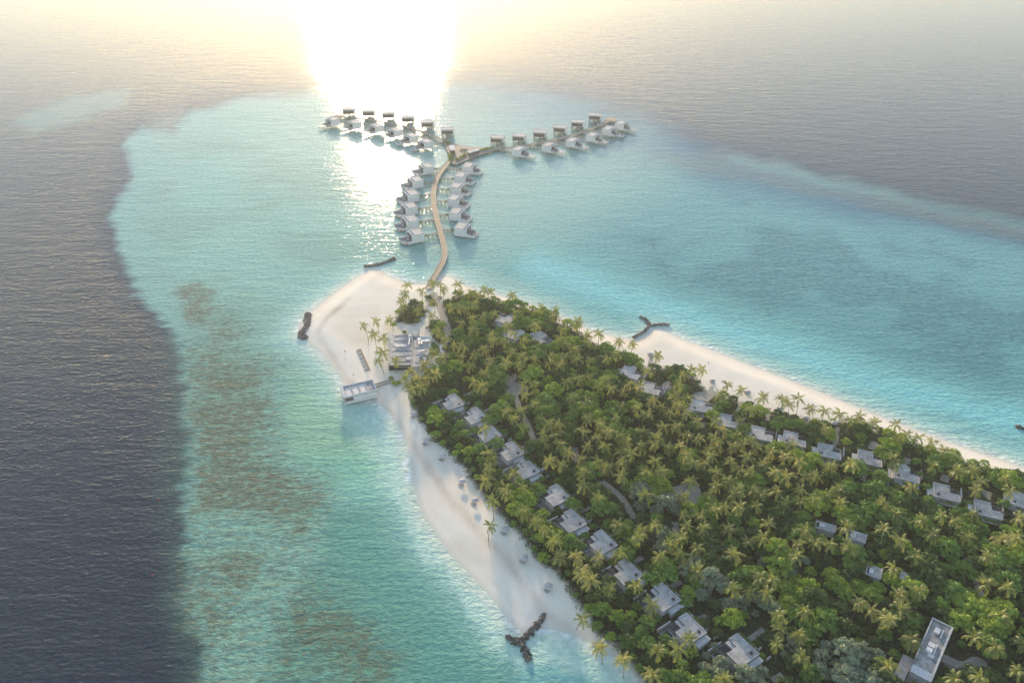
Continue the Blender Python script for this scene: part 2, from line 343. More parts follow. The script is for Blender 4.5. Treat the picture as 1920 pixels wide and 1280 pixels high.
# one sea sheet: fine cells in the lagoon, coarse outside, butted along a shared border
co = (X > -480) & (X < 560) & (Y > 130) & (Y < 900)
ins = ~((X[Q].min(1) >= -480) & (X[Q].max(1) <= 560) & (Y[Q].min(1) >= 130) & (Y[Q].max(1) <= 900)); Q = Q[ins]
far = [(-30000, -8000), (-1250, -8000), (1250, -8000), (30000, -8000), (-30000, 60), (-1250, 60), (1250, 60), (30000, 60), (-30000, 2200), (-1250, 2200), (1250, 2200), (30000, 2200), (-30000, 40000), (-1250, 40000), (1250, 40000), (30000, 40000)]
fq = [(r * 4 + c, r * 4 + c + 1, r * 4 + c + 5, r * 4 + c + 4) for r in range(3) for c in range(3) if not (r == 1 and c == 1)]
AX = np.concatenate([X, X2, [p[0] for p in far]]); AY = np.concatenate([Y, Y2, [p[1] for p in far]])
QQ = np.concatenate([Q, Q2 + len(X), np.array(fq) + len(X) + len(X2)])
# leave out the sea under the island itself
dI = sdist(AX, AY, SHORE_S); QQ = QQ[~(dI[QQ] > 6).all(1)]
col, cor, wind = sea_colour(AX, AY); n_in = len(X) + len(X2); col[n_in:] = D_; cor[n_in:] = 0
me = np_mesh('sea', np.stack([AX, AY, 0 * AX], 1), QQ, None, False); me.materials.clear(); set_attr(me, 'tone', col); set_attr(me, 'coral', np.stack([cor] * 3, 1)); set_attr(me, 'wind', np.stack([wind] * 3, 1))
m, t, b = nodes('sea_water'); g = t.nodes.new('ShaderNodeNewGeometry'); P = g.outputs['Position']
at = t.nodes.new('ShaderNodeAttribute'); at.attribute_name = 'tone'; ac = t.nodes.new('ShaderNodeAttribute'); ac.attribute_name = 'coral'
mpn = t.nodes.new('ShaderNodeMapping'); mpn.inputs['Rotation'].default_value = (0, 0, R(-20)); mpn.inputs['Scale'].default_value = (.8, 1.1, 1); t.links.new(P, mpn.inputs[0])
nc = noise(t, .26, 8, mpn.outputs[0], .78)
ad = t.nodes.new('ShaderNodeMath'); ad.operation = 'MULTIPLY_ADD'; t.links.new(ac.outputs['Fac'], ad.inputs[0]); ad.inputs[1].default_value = .27; t.links.new(nc.outputs[0], ad.inputs[2])
rc = ramp(t, ad.outputs[0], [(.61, (0, 0, 0)), (.75, (1, 1, 1))])
ml = t.nodes.new('ShaderNodeMath'); ml.operation = 'MULTIPLY'; t.links.new(rc.outputs[0], ml.inputs[0]); t.links.new(ac.outputs['Fac'], ml.inputs[1])
nb = noise(t, .35, 4, P, .6); rb = ramp(t, nb.outputs[0], [(.35, (.82, .86, .86)), (.65, (1.12, 1.08, 1.08))])
sx0 = t.nodes.new('ShaderNodeSeparateXYZ'); t.links.new(P, sx0.inputs[0]); sw0 = t.nodes.new('ShaderNodeMapRange'); sw0.inputs[1].default_value = -60; sw0.inputs[2].default_value = 90; t.links.new(sx0.outputs[0], sw0.inputs[0])
dark = mixc(t, .84, at.outputs['Color'], mixc(t, sw0.outputs[0], (.125, .095, .050), (.045, .13, .145)))
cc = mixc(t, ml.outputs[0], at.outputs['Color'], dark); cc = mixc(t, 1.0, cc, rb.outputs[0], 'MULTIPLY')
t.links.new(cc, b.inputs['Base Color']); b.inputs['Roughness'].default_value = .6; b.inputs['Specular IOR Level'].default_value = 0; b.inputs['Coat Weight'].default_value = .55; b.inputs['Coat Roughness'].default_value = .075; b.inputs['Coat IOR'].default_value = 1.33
# waves: wind chop in three directions plus a longer swell
def wave(scale, rot, stretch, detail=2):
    mm = t.nodes.new('ShaderNodeMapping'); mm.inputs['Rotation'].default_value = (0, 0, R(rot)); mm.inputs['Scale'].default_value = (1 / stretch, 1, 1)
    t.links.new(P, mm.inputs[0]); return noise(t, scale, detail, mm.outputs[0], .55)
acc = None
def accum(v, w):
    global acc
    mu = t.nodes.new('ShaderNodeMath'); mu.operation = 'MULTIPLY_ADD'; mu.inputs[1].default_value = w; t.links.new(v, mu.inputs[0])
    if acc: t.links.new(acc, mu.inputs[2])
    else: mu.inputs[2].default_value = 0
    acc = mu.outputs[0]
for sc, rot, st, w in ((.55, 8, 1.7, .9), (1.25, 30, 1.3, .45)): accum(wave(sc, rot, st).outputs[0], w)
# swell crests run almost east-west on the left and swing round over the right-hand reef
sx = t.nodes.new('ShaderNodeSeparateXYZ'); t.links.new(P, sx.inputs[0])
sw = t.nodes.new('ShaderNodeMapRange'); sw.interpolation_type = 'SMOOTHSTEP'; sw.inputs[1].default_value = -120; sw.inputs[2].default_value = 160; t.links.new(sx.outputs[0], sw.inputs[0])
for sc, st, w in ((.30, 3.0, .8), (.10, 3.4, 1.1)):
    a_ = wave(sc, -6, st, 1); b_ = wave(sc, 44, st, 1); mf = t.nodes.new('ShaderNodeMix'); mf.data_type = 'FLOAT'
    t.links.new(sw.outputs[0], mf.inputs[0]); t.links.new(a_.outputs[0], mf.inputs[2]); t.links.new(b_.outputs[0], mf.inputs[3]); accum(mf.outputs[0], w)
bp = t.nodes.new('ShaderNodeBump'); bp.inputs['Strength'].default_value = 1.0; bp.inputs['Distance'].default_value = 0.8
t.links.new(acc, bp.inputs['Height']); t.links.new(bp.outputs[0], b.inputs['Normal'])
b2 = t.nodes.new('ShaderNodeBump'); b2.inputs['Strength'].default_value = 1; b2.inputs['Distance'].default_value = .15; aw = t.nodes.new('ShaderNodeAttribute'); aw.attribute_name = 'wind'; wm = t.nodes.new('ShaderNodeMath'); wm.operation = 'MULTIPLY_ADD'; wm.inputs[1].default_value = 2.4; wm.inputs[2].default_value = 1.0; t.links.new(aw.outputs['Fac'], wm.inputs[0]); wh = t.nodes.new('ShaderNodeMath'); wh.operation = 'MULTIPLY'; t.links.new(wm.outputs[0], wh.inputs[0]); t.links.new(acc, wh.inputs[1]); t.links.new(wh.outputs[0], b2.inputs['Height']); t.links.new(b2.outputs[0], b.inputs['Coat Normal'])
me.materials.append(m); struct('sea', me)
# ---------------------------------------------------------------- footpaths, clearings, lawn
def near_curve(pts, w, z, name, mat, taper=None):
    P = [Vector(p) for p in pts]; V = []; F = []
    for i, p in enumerate(P):
        q = (P[min(i + 1, len(P) - 1)] - P[max(i - 1, 0)]).normalized(); nrm = Vector((-q.y, q.x)); ww = w[i] if isinstance(w, list) else w
        V += [(p.x + nrm.x * ww / 2, p.y + nrm.y * ww / 2, z), (p.x - nrm.x * ww / 2, p.y - nrm.y * ww / 2, z)]
        if i: k = 2 * i; F.append((k - 2, k - 1, k + 1, k))
    mb = MB(); mb.add(V, F); return mb
PATHS = [([(812,548),(824,575),(836,605),(846,628)], 4.6), ([(957,700),(956,722),(968,745),(975,768),(990,795),(1004,832)], 3.2), ([(958,716),(975,727),(988,733)], 5.5), ([(962,700),(958,722)], 5),
 ([(1077,838),(1080,866),(1110,885),(1136,908),(1163,929),(1177,948),(1188,972)], 3.4), ([(1266,978),(1268,1004)], 3.5),
 ([(920,672),(918,690)], 2.5), ([(870,742),(895,730)], 2.2), ([(905,772),(935,758)], 2.2), ([(975,842),(996,828)], 2.4), ([(1060,1000),(1075,985)], 2), ([(1088,960),(1108,950)], 2.2), ([(1008,884),(1022,876)], 2), ([(1110,932),(1125,925)],2),
 ([(1143,1006),(1156,998)], 2.2), ([(1190,1052),(1205,1044)], 2.2), ([(1258,1098),(1278,1090)], 2.4), ([(1310,1160),(1325,1153)], 2.4), ([(1398,1202),(1420,1188),(1432,1178)], 2.6), ([(1448,1275),(1468,1265)], 3),
 ([(1222,668),(1216,690)], 2.4), ([(1335,724),(1330,742),(1324,752)], 2.4), ([(1391,752),(1385,768),(1376,780)], 2.4), ([(1442,764),(1439,788)], 2.4), ([(1513,786),(1511,806)], 2.4), ([(1570,800),(1569,828),(1560,838)], 2.4),
 ([(1640,828),(1634,842)], 4), ([(1702,858),(1698,868)], 3.5), ([(1775,890),(1770,902)], 4), ([(1852,920),(1848,934)], 4), ([(1322,790),(1316,806)], 2), ([(1622,880),(1618,900)],2.4),
 ([(1808,1049),(1834,1052)], 3.2), ([(1828,1082),(1840,1118),(1858,1140)], 3), ([(1780,985),(1790,992)], 3)]
for pts, w in PATHS:
    mb = near_curve(chaikin([W2(p, 1.7) for p in pts], 2, False), w, 1.62, 'footpath', None); struct('footpath', mb.mesh('footpath', M['path']))
CLEAR = [[(946,712),(958,700),(968,722),(990,730),(990,738),(968,740),(962,752),(948,745)],
 [(1242,914),(1272,911),(1302,896),(1312,910),(1316,930),(1310,952),(1299,964),(1291,950),(1273,936),(1244,924)],
 [(1770,1222),(1800,1243),(1828,1226),(1856,1243),(1840,1262),(1812,1256),(1784,1254),(1766,1240)],
 [(1290,738),(1345,728),(1336,750),(1310,752)], [(1226,722),(1250,712),(1262,735),(1236,742)]]
for p in CLEAR[:4] + [[(1240,718),(1258,712),(1262,732),(1244,734)]]:
    mb = MB(); q = chaikin([W2(a, 1.7) for a in p], 1); mb.add([(a[0], a[1], 1.628) for a in q], [tuple(range(len(q)))]); struct('sand_clearing', mb.mesh('sand_clearing', M['path']))
LAWN = [[(788,643),(808,638),(826,650),(822,668),(805,664),(803,648)], [(815,668),(840,672),(838,690),(818,684)]]
for p in LAWN:
    mb = MB(); q = chaikin([W2(a, 1.7) for a in p], 1); mb.add([(a[0], a[1], 1.634) for a in q], [tuple(range(len(q)))]); struct('lawn', mb.mesh('lawn', M['lawn']))

# ---------------------------------------------------------------- boardwalks over the lagoon
ARML = [(846,284),(839,270),(832,263),(800,251),(768,240),(735,231.5),(703,226),(668,220.5),(640,219),(628,218)]
ARMR = [(868,290),(890,283),(932,278.5),(965,276),(998,271),(1032,264),(1065,257),(1098,246),(1130,232.5),(1144,225)]
STEM = [(803,541),(810,524),(822,506),(833,486),(834,468),(829,446),(821,418),(814,390),(812,362),(817,338),(829,318),(842,303),(852,292)]
DZ = 2.3
stem_w, al_w, ar_w = [chaikin([W2(p, DZ) for p in q], 2, False) for q in (STEM, ARML, ARMR)]
def pile_at(par, x, y, z1, r=.16, z0=-1.2):
    return ob('pile', pile_mesh(z1 - z0), par, (x, y, z0))
_pm = {}
def pile_mesh(h):
    k = round(h, 1)
    if k not in _pm: _pm[k] = MB().tube([(0, 0, 0), (0, 0, h)], .17, 6).mesh('pile', M['pile'])
    return _pm[k]
def ribbon(mb, pts, w, z0, z1, off=0):
    P = [Vector(p) for p in pts]; k = len(mb.v)
    for i, p in enumerate(P):
        q = (P[min(i + 1, len(P) - 1)] - P[max(i - 1, 0)]).normalized(); n = Vector((-q.y, q.x)); c = p + n * off
        a, b = c + n * w / 2, c - n * w / 2; mb.v += [(a.x, a.y, z0), (b.x, b.y, z0), (a.x, a.y, z1), (b.x, b.y, z1)]
    for i in range(len(P) - 1):
        a = k + 4 * i; b = a + 4; mb.f += [(a + 2, a + 3, b + 3, b + 2), (a, b, b + 1, a + 1), (a, a + 2, b + 2, b), (a + 1, b + 1, b + 3, a + 3)]
    e = k + 4 * (len(P) - 1); mb.f += [(k, k + 1, k + 3, k + 2), (e, e + 2, e + 3, e + 1)]; return mb
def boardwalk(pts, w, label, every):
    r = root('boardwalk', label, 'boardwalk', (pts[0][0], pts[0][1], 0)); inv = lambda P: [(a - pts[0][0], b - pts[0][1]) for a, b in P]
    L = inv(pts); ob('deck', ribbon(MB(), L, w, DZ - .35, DZ).mesh('deck', M['deck']), r)
    for s in (-1, 1): ob('kerb', ribbon(MB(), L, .35, DZ + .003, DZ + .32, s * (w / 2 - .2)).mesh('kerb', M['rail']), r)
    acc = 0
    for i in range(1, len(L)):
        acc += (Vector(L[i]) - Vector(L[i - 1])).length
        if acc > every:
            acc = 0; q = (Vector(L[i]) - Vector(L[i - 1])).normalized(); n = Vector((-q.y, q.x))
            for s in (-1, 1): pile_at(r, L[i][0] + n.x * s * w * .4, L[i][1] + n.y * s * w * .4, DZ - .34)
    return r
boardwalk(stem_w, 4.4, 'long curved timber boardwalk from the beach to the hub deck', 7)
boardwalk(al_w[4:], 3.6, 'timber boardwalk along the left arm of overwater villas', 9)
boardwalk(ar_w[4:], 3.8, 'timber boardwalk along the right arm of overwater villas', 9)
e = W(1146, 224, DZ); r = root('round_deck', 'round timber deck at the far end of the right arm', 'deck', (e.x, e.y, 0))
ob('platform', MB().prism([(6.5 * math.cos(a * .449), 6.5 * math.sin(a * .449)) for a in range(14)], DZ - .3, DZ + .03).mesh('platform', M['deck']), r)
for a in range(6): pile_at(r, 5.2 * math.cos(a * 1.05), 5.2 * math.sin(a * 1.05), DZ - .29)
e = W(634, 218, DZ); r = root('round_deck', 'round timber deck at the far end of the left arm', 'deck', (e.x, e.y, 0))
ob('platform', MB().prism([(6 * math.cos(a * .449), 6 * math.sin(a * .449)) for a in range(14)], DZ - .3, DZ + .03).mesh('platform', M['deck']), r)
for a in range(6): pile_at(r, 4.8 * math.cos(a * 1.05), 4.8 * math.sin(a * 1.05), DZ - .29)
# hub
HUB = [(832,263),(845,267.5),(857,271),(870,273),(884,275.5),(899,276.5),(918,277),(936,277.5),(938,280.5),(922,283),(905,288.5),(888,295),(870,302),(853,310),(848,307),(843,298),(840,287),(836,275)]
hw = [W2(p, DZ) for p in HUB]; hc = W(868, 283, DZ)
r = root('hub_deck', 'triangular timber hub deck where the three boardwalks meet', 'deck', (hc.x, hc.y, 0))
hl = [(a - hc.x, b - hc.y) for a, b in hw]
ho = W(870, 282.5, DZ); hx, hy = ho.x - hc.x, ho.y - hc.y
# platform with a real round opening: ring of quads between opening and outline
nO = 48; ang = [2 * math.pi * i / nO for i in range(nO)]
def ray_out(a):
    dx, dy = math.cos(a), math.sin(a); best = 1e9
    for i in range(len(hl)):
        x1, y1 = hl[i][0] - hx, hl[i][1] - hy; x2, y2 = hl[(i + 1) % len(hl)][0] - hx, hl[(i + 1) % len(hl)][1] - hy
        ex, ey = x2 - x1, y2 - y1; den = dx * ey - dy * ex
        if abs(den) < 1e-9: continue
        t = (x1 * ey - y1 * ex) / den; u = (x1 * dy - y1 * dx) / den
        if t > 0 and -1e-6 <= u <= 1 + 1e-6: best = min(best, t)
    return best
mb = MB(); V = []
for a in ang:
    t = max(ray_out(a), 5.0); 
    for rr in (4.2, t):
        for z in (DZ - .4, DZ + .012): V.append((hx + math.cos(a) * rr, hy + math.sin(a) * rr, z))
F = []
for i in range(nO):
    a, b = 4 * i, 4 * ((i + 1) % nO); F += [(a + 1, a + 3, b + 3, b + 1), (a, b, b + 2, a + 2), (a, a + 1, b + 1, b), (a + 2, b + 2, b + 3, a + 3)]
mb.add(V, F); ob('platform', mb.mesh('platform', M['deckgrey']), r)
mb = MB(); mb.tube([(hx + 4.3 * math.cos(a), hy + 4.3 * math.sin(a), DZ + .3) for a in ang + [0]], .22, 5); ob('rim', mb.mesh('rim', M['rail']), r)
for i in range(0, len(hl)): pile_at(r, hl[i][0] * .93, hl[i][1] * .93, DZ - .39)

# leafy masses ---------------------------------------------------------------
def leaf_cloud(cent, rad, n, size, out=.9, flat=.35, r=None):
    """n leaf quads scattered over a set of lumps: cent (k,3), rad (k,3)"""
    r = r or rng; k = len(cent); w = rad[:, 0] * rad[:, 1]; idx = r.choice(k, n, p=w / w.sum())
    u = r.normal(size=(n, 3)); u[:, 2] = np.abs(u[:, 2]) * 1.0 - .25; u /= np.linalg.norm(u, axis=1)[:, None]
    P = cent[idx] + u * rad[idx] * (r.uniform(.72, 1.08, n)[:, None])
    nn = u * out + r.normal(size=(n, 3)) * .55; nn[:, 2] += flat; nn /= np.linalg.norm(nn, axis=1)[:, None]
    a = np.cross(nn, r.normal(size=(n, 3))); a /= np.linalg.norm(a, axis=1)[:, None]; b = np.cross(nn, a)
    s = (size * r.uniform(.6, 1.35, n))[:, None]; V = np.stack([P - a * s * .9, P - b * s * .45, P + a * s * .9, P + b * s * .45], 1).reshape(-1, 3)
    return V, np.arange(4 * n).reshape(-1, 4)
def hedge_mesh(poly, z0, h, n, mat, size=.38, name='hedge'):
    X = np.array([p[0] for p in poly]); Y = np.array([p[1] for p in poly]); out = []
    while len(out) < n // 18 + 6:
        x = rng.uniform(X.min(), X.max(), 200); y = rng.uniform(Y.min(), Y.max(), 200); k = inside(x, y, poly); out += list(zip(x[k], y[k]))
        if not k.any(): out += [(X.mean(), Y.mean())]
    out = np.array(out[:n // 18 + 6]); c = np.column_stack([out, np.full(len(out), z0 + h * .55)]); rd = np.tile([max(.5, h * .6)] * 2 + [h * .5], (len(c), 1))
    V, Q = leaf_cloud(c, rd, n, size); return np_mesh(name, V, Q, mat)
for p, lab in (([(840,289),(852,289),(848,303),(843,302)], 'bright green planting bed at the left point of the hub deck'), ([(851,303),(872,289),(876,292),(856,304)], 'long green planting bed beside the hub boardwalk fork'),
               ([(833,265),(846,269),(842,272),(837,271)], 'small green planting bed where the left arm starts'), ([(897,283),(915,278.5),(928,278),(926,280),(912,282),(899,285)], 'narrow green planting bed at the foot of the right arm')):
    q = [W2(a, DZ) for a in p]; tag(ob('planting_bed', hedge_mesh(q, DZ, 1.5, 900, M['hedge'], .5, 'planting_bed')), lab, 'plants')
def hub_building(pts, h, label):
    q = [W2(a, DZ + h) for a in pts]; cx = sum(a[0] for a in q) / len(q); cy = sum(a[1] for a in q) / len(q)
    r = root('service_pavilion', label, 'pavilion', (cx, cy, DZ)); L = [(a - cx, b - cy) for a, b in q]; sh = [(a * .9, b * .9) for a, b in L]
    ob('wall', MB().prism(sh, .02, h - .4).mesh('wall', M['brown']), r); ob('roof', MB().prism(L, h - .397, h).mesh('roof', M['roof2']), r)
    ob('roof_hatch', MB().prism([(a * .25, b * .25) for a, b in L], h + .003, h + .35).mesh('roof_hatch', M['white']), r)
hub_building([(841,272.5),(852,272.3),(853.5,281.5),(844,281.8)], 3.6, 'small square pavilion with pale flat roof on the hub deck')
hub_building([(875,284),(896,279.2),(899,281.5),(880,287.2)], 3.2, 'long narrow pavilion with pale flat roof on the hub deck')

# ---------------------------------------------------------------- overwater villas
def villa_parts(kind, mir):
    """local frame: +x towards the open lagoon, origin below the middle of the roof; returns list of (name, mesh, subparts)"""
    zb, zt = {'A': (1.0, 7.8), 'B': (2.3, 8.2), 'C': (3.3, 8.2)}[kind]; s = mir; P = []
    def B(x0, x1, y0, y1, z0, z1): return MB().box(x0, x1, min(y0 * s, y1 * s), max(y0 * s, y1 * s), z0, z1)
    me = B(-4.6, -4.2, -5.8, 5.8, zb, zt - .4); me.box(-4.197, 6.0, -5.8, -5.4, zb, zt - .4); me.box(-4.197, 6.0, 5.4, 5.8, zb, zt - .4); me.box(-4.197, 3.2, -5.397, 5.397, zb, zb + .3); me.box(-.4, -.05, -5.397, 5.397, zb + .303, zt - .4)
    P.append(('wall', me.mesh('wall', M['white']), []))
    rf = MB().box(-4.85, 3.2, -6.05, 6.05, zt - .397, zt)
    rm = MB(); rm.box(-4.85, -4.45, -6.05, 6.05, zt + .003, zt + .3); rm.box(-4.447, 3.2, -6.05, -5.7, zt + .003, zt + .3); rm.box(-4.447, 3.2, 5.7, 6.05, zt + .003, zt + .3)
    P.append(('roof', rf.mesh('roof', M['roof']), [('parapet', rm.mesh('parapet', M['roof2']))]))
    P.append(('roof_step', MB().box(3.203, 5.2, -6.0, 6.0, zt - 1.0, zt - .55).box(2.85, 3.2, -6.0, 6.0, zt + .003, zt + .25).mesh('roof_step', M['roof2']), []))
    P.append(('glazing', MB().box(2.6, 2.75, -5.39, 5.39, zb + .31, zt - .41).mesh('glazing', M['glass']), []))
    fp = MB().box(-4.75, -4.603, -4.9, 4.9, zb + .35, zt - 1.05)
    for i in range(9): fp.box(-4.83, -4.753, -4.7 + i * 1.15, -4.3 + i * 1.15, zb + .5, zt - 1.2)
    P.append(('entrance_screen', fp.mesh('entrance_screen', M['brown']), []))
    if kind == 'A':
        dk = B(3.203, 12.4, -5.3, 5.3, zb, zb + .45); P.append(('terrace', dk.mesh('terrace', M['deckgrey']), []))
        pr = MB().box(6.003, 12.6, -5.8, -5.42, zb, zb + 2.1); pr.box(12.403, 12.6, -5.42, 2.5, zb, zb + 1.1); P.append(('parapet', MB().box(6.003, 9.5, 5.42, 5.8, zb, zb + 2.1).mesh('parapet', M['white']), []))
        P.append(('parapet', pr.mesh('parapet', M['white']), []))
        pl = B(9.2, 11.9, -1.2 * 1, 3.4, zb + .453, zb + .6); P.append(('plunge_pool', pl.mesh('plunge_pool', M['white']), [('pool_water', B(9.5, 11.6, -.9, 3.1, zb + .603, zb + .64).mesh('pool_water', M['pool']))]))
        P.append(('daybed', B(5.2, 7.2, -3.6, -1.4, zb + .453, zb + 1.2).mesh('daybed', M['cushion']), [])); P.append(('pergola_slab', B(3.4, 6.2, -4.6, -1.0, zt - 2.3, zt - 2.1).mesh('pergola_slab', M['deckgrey']), []))
        px = [(-3.6, -5), (-3.6, 5), (3, -5), (3, 5), (11.5, -5), (11.5, 5)]
    else:
        dk = B(3.203, 9.2, -5.3, 5.3, zb, zb + .4); P.append(('terrace', dk.mesh('terrace', M['deckgrey']), []))
        pr = MB().box(6.003, 9.4, -5.8, -5.42, zb, zb + 1.5); P.append(('parapet', MB().box(6.003, 7.4, 5.42, 5.8, zb, zb + 1.5).mesh('parapet', M['white']), [])); P.append(('parapet', pr.mesh('parapet', M['white']), []))
        y0 = -3.2; P.append(('pool_platform', B(9.203, 17.0, y0, y0 + 5.6, zb - .2, zb + .55).mesh('pool_platform', M['white']), [('pool_water', B(9.8, 16.4, y0 + .6, y0 + 5.0, zb + .553, zb + .58).mesh('pool_water', M['dark'])), ('pool_bench', B(11.6, 14.8, y0 + 1.9, y0 + 3.7, zb + .583, zb + .72).mesh('pool_bench', M['cushion']))]))
        P.append(('daybed', B(5.4, 7.2, 1.2, 3.2, zb + .403, zb + 1.2).mesh('daybed', M['cushion']), []))
        px = [(-4, -5), (-4, 5), (-4, 0), (0, -5), (0, 5), (5, -5), (5, 5), (8.8, -4.6), (15.6, y0 * s + .6 * s), (15.6, (y0 + 5) * s)]
    P.append(('piles', px, zb))
    return P
def build_villa(kind, mir, label, loc, rz, group):
    r = root('overwater_villa', label, 'villa', loc, rz, group)
    for name, me, sub in villa_parts(kind, mir):
        if name == 'piles':
            for x, y in me: pile_at(r, x, y, sub - .003 + .003 * 0)
            continue
        o = ob(name, me, r)
        for n2, m2 in sub: ob(n2, m2, o)
    return r
proto = {}
def villa(kind, mir, px, ztop, rz, label, group):
    p = W(px[0], px[1], ztop); k = (kind, mir)
    if k not in proto: proto[k] = build_villa(kind, mir, label, (p.x, p.y, 0), rz, group); v = proto[k]
    else:
        v = copy_tree(proto[k]); v.location = (p.x, p.y, 0); v.rotation_euler = (0, 0, rz); v['label'] = label; v['group'] = group
    if kind == 'C': v.scale = (1.05, 1.14, 1)
    return v
ORD = ['first', 'second', 'third', 'fourth', 'fifth', 'sixth', 'seventh', 'eighth', 'ninth', 'tenth', 'eleventh', 'twelfth', 'thirteenth', 'fourteenth']
def spur(p0, ang, line_w, w, label, planter=False, zz=DZ):
    """jetty from a villa's back wall to the boardwalk"""
    d = Vector((math.cos(ang), math.sin(ang))); p = Vector(p0); L = 0; P = [Vector(q) for q in line_w]
    def dist(a):
        return float(seg_dist(np.array([a.x]), np.array([a.y]), line_w, False)[0])
    while dist(p + d * L) > 2.1 and L < 26: L += .25
    r = root('jetty', label, 'jetty', (p0[0], p0[1], 0), ang, 'jetties to the overwater villas')
    ob('deck', MB().box(0, L, -w / 2, w / 2, zz - .3, zz - .008).mesh('deck', M['deckgrey'] if w > 1.9 else M['deck']), r)
    for s in (-1, 1): ob('kerb', MB().box(0, L - .5, s * w / 2 - (.2 if s > 0 else 0), s * w / 2 + (0 if s > 0 else .2), zz - .005, zz + .22).mesh('kerb', M['rail']), r)
    n = max(2, int(L / 3))
    for i in range(n):
        for s in (-1, 1): pile_at(r, (i + .5) * L / n, s * w * .38, zz - .303)
    if planter and L > 4:
        q = r.matrix_basis; c = Vector((p0[0], p0[1], 0)); rot = Matrix.Rotation(ang, 3, 'Z')
        poly = [tuple((c + rot @ Vector((a, b, 0)))[:2]) for a, b in ((.3, -w / 2 + .2), (min(4.6, L * .5), -w / 2 + .2), (min(4.6, L * .5), w / 2 - .9), (.3, w / 2 - .9))]
        tag(ob('potted_hedge', hedge_mesh(poly, zz, 1.1, 260, M['leafA'], .34, 'potted_hedge')), label.replace('jetty', 'hedge on the jetty', 1).replace(', counting from the hub', ''), 'hedge', 'hedges on the villa jetties')
    return r
def back(px, z, ang, dist=4.86): p = W(px[0], px[1], z); return (p.x - dist * math.cos(ang), p.y - dist * math.sin(ang))
SL = [(800.3,309.7),(780,335.5),(771.4,360.5),(768.3,384.7),(769.8,408.9),(780,433.9)]
SR = [(879,309),(865,327),(856.6,347),(852.7,369.8),(855.8,394.8),(866,423)]
for i, p in enumerate(SL):
    a = R(-152); far = ORD[i]; villa('A', 1, p, 7.8, a, f'white overwater villa left of the curved boardwalk, {far} from the hub', 'villas along the curved boardwalk')
    spur(back(p, 7.8, a), a + math.pi, stem_w, 2.4, f'jetty to the {far} villa left of the curved boardwalk, counting from the hub', True)
for i, p in enumerate(SR):
    a = R(-17); far = ORD[i]; villa('A', 1, p, 7.8, a, f'white overwater villa right of the curved boardwalk, {far} from the hub', 'villas along the curved boardwalk')
    spur(back(p, 7.8, a), a + math.pi, stem_w, 2.4, f'jetty to the {far} villa right of the curved boardwalk, counting from the hub', True)
LL = [(624,222.8),(665,228.5),(706.3,235),(741.9,243),(771,253.5),(798.4,264)]
RL = [(1165,230),(1141.7,240),(1111.7,251.7),(1074,261.7),(1029,270.8),(973.3,278.3)]
LT = [(653.8,203.4),(691,206.6),(728,210.7),(764.5,218),(801.6,226.9),(838.8,240.6)]
RT = [(1115.8,214),(1083.3,226.7),(1050,236.7),(1012.5,245.8),(973.3,252.5),(932.5,255.8)]
for i, p in enumerate(LL):
    a = R(-140); villa('B', 1, p, 8.2, a, f'overwater villa on the near side of the left arm, {ORD[i]} from the tip', 'villas on the left arm')
    spur(back(p, 8.2, a), a + math.pi, al_w, 1.8, f'jetty to the {ORD[i]} near side villa of the left arm, counting from the tip')
for i, p in enumerate(RL):
    a = R(-33); villa('B', -1, p, 8.2, a, f'overwater villa on the near side of the right arm, {ORD[i]} from the tip', 'villas on the right arm')
    spur(back(p, 8.2, a), a + math.pi, ar_w, 1.8, f'jetty to the {ORD[i]} near side villa of the right arm, counting from the tip')
for i, p in enumerate(LT):
    a = R(93); villa('C', 1, p, 8.2, a, f'overwater villa on the far side of the left arm, {ORD[i]} from the tip', 'villas on the left arm')
    spur(back(p, 8.2, a), R(-90), al_w, 2.0, f'jetty to the {ORD[i]} far side villa of the left arm, counting from the tip')
for i, p in enumerate(RT):
    a = R(80); villa('C', 1, p, 8.2, a, f'overwater villa on the far side of the right arm, {ORD[i]} from the tip', 'villas on the right arm')
    spur(back(p, 8.2, a), R(-73), ar_w, 2.0, f'jetty to the {ORD[i]} far side villa of the right arm, counting from the tip')

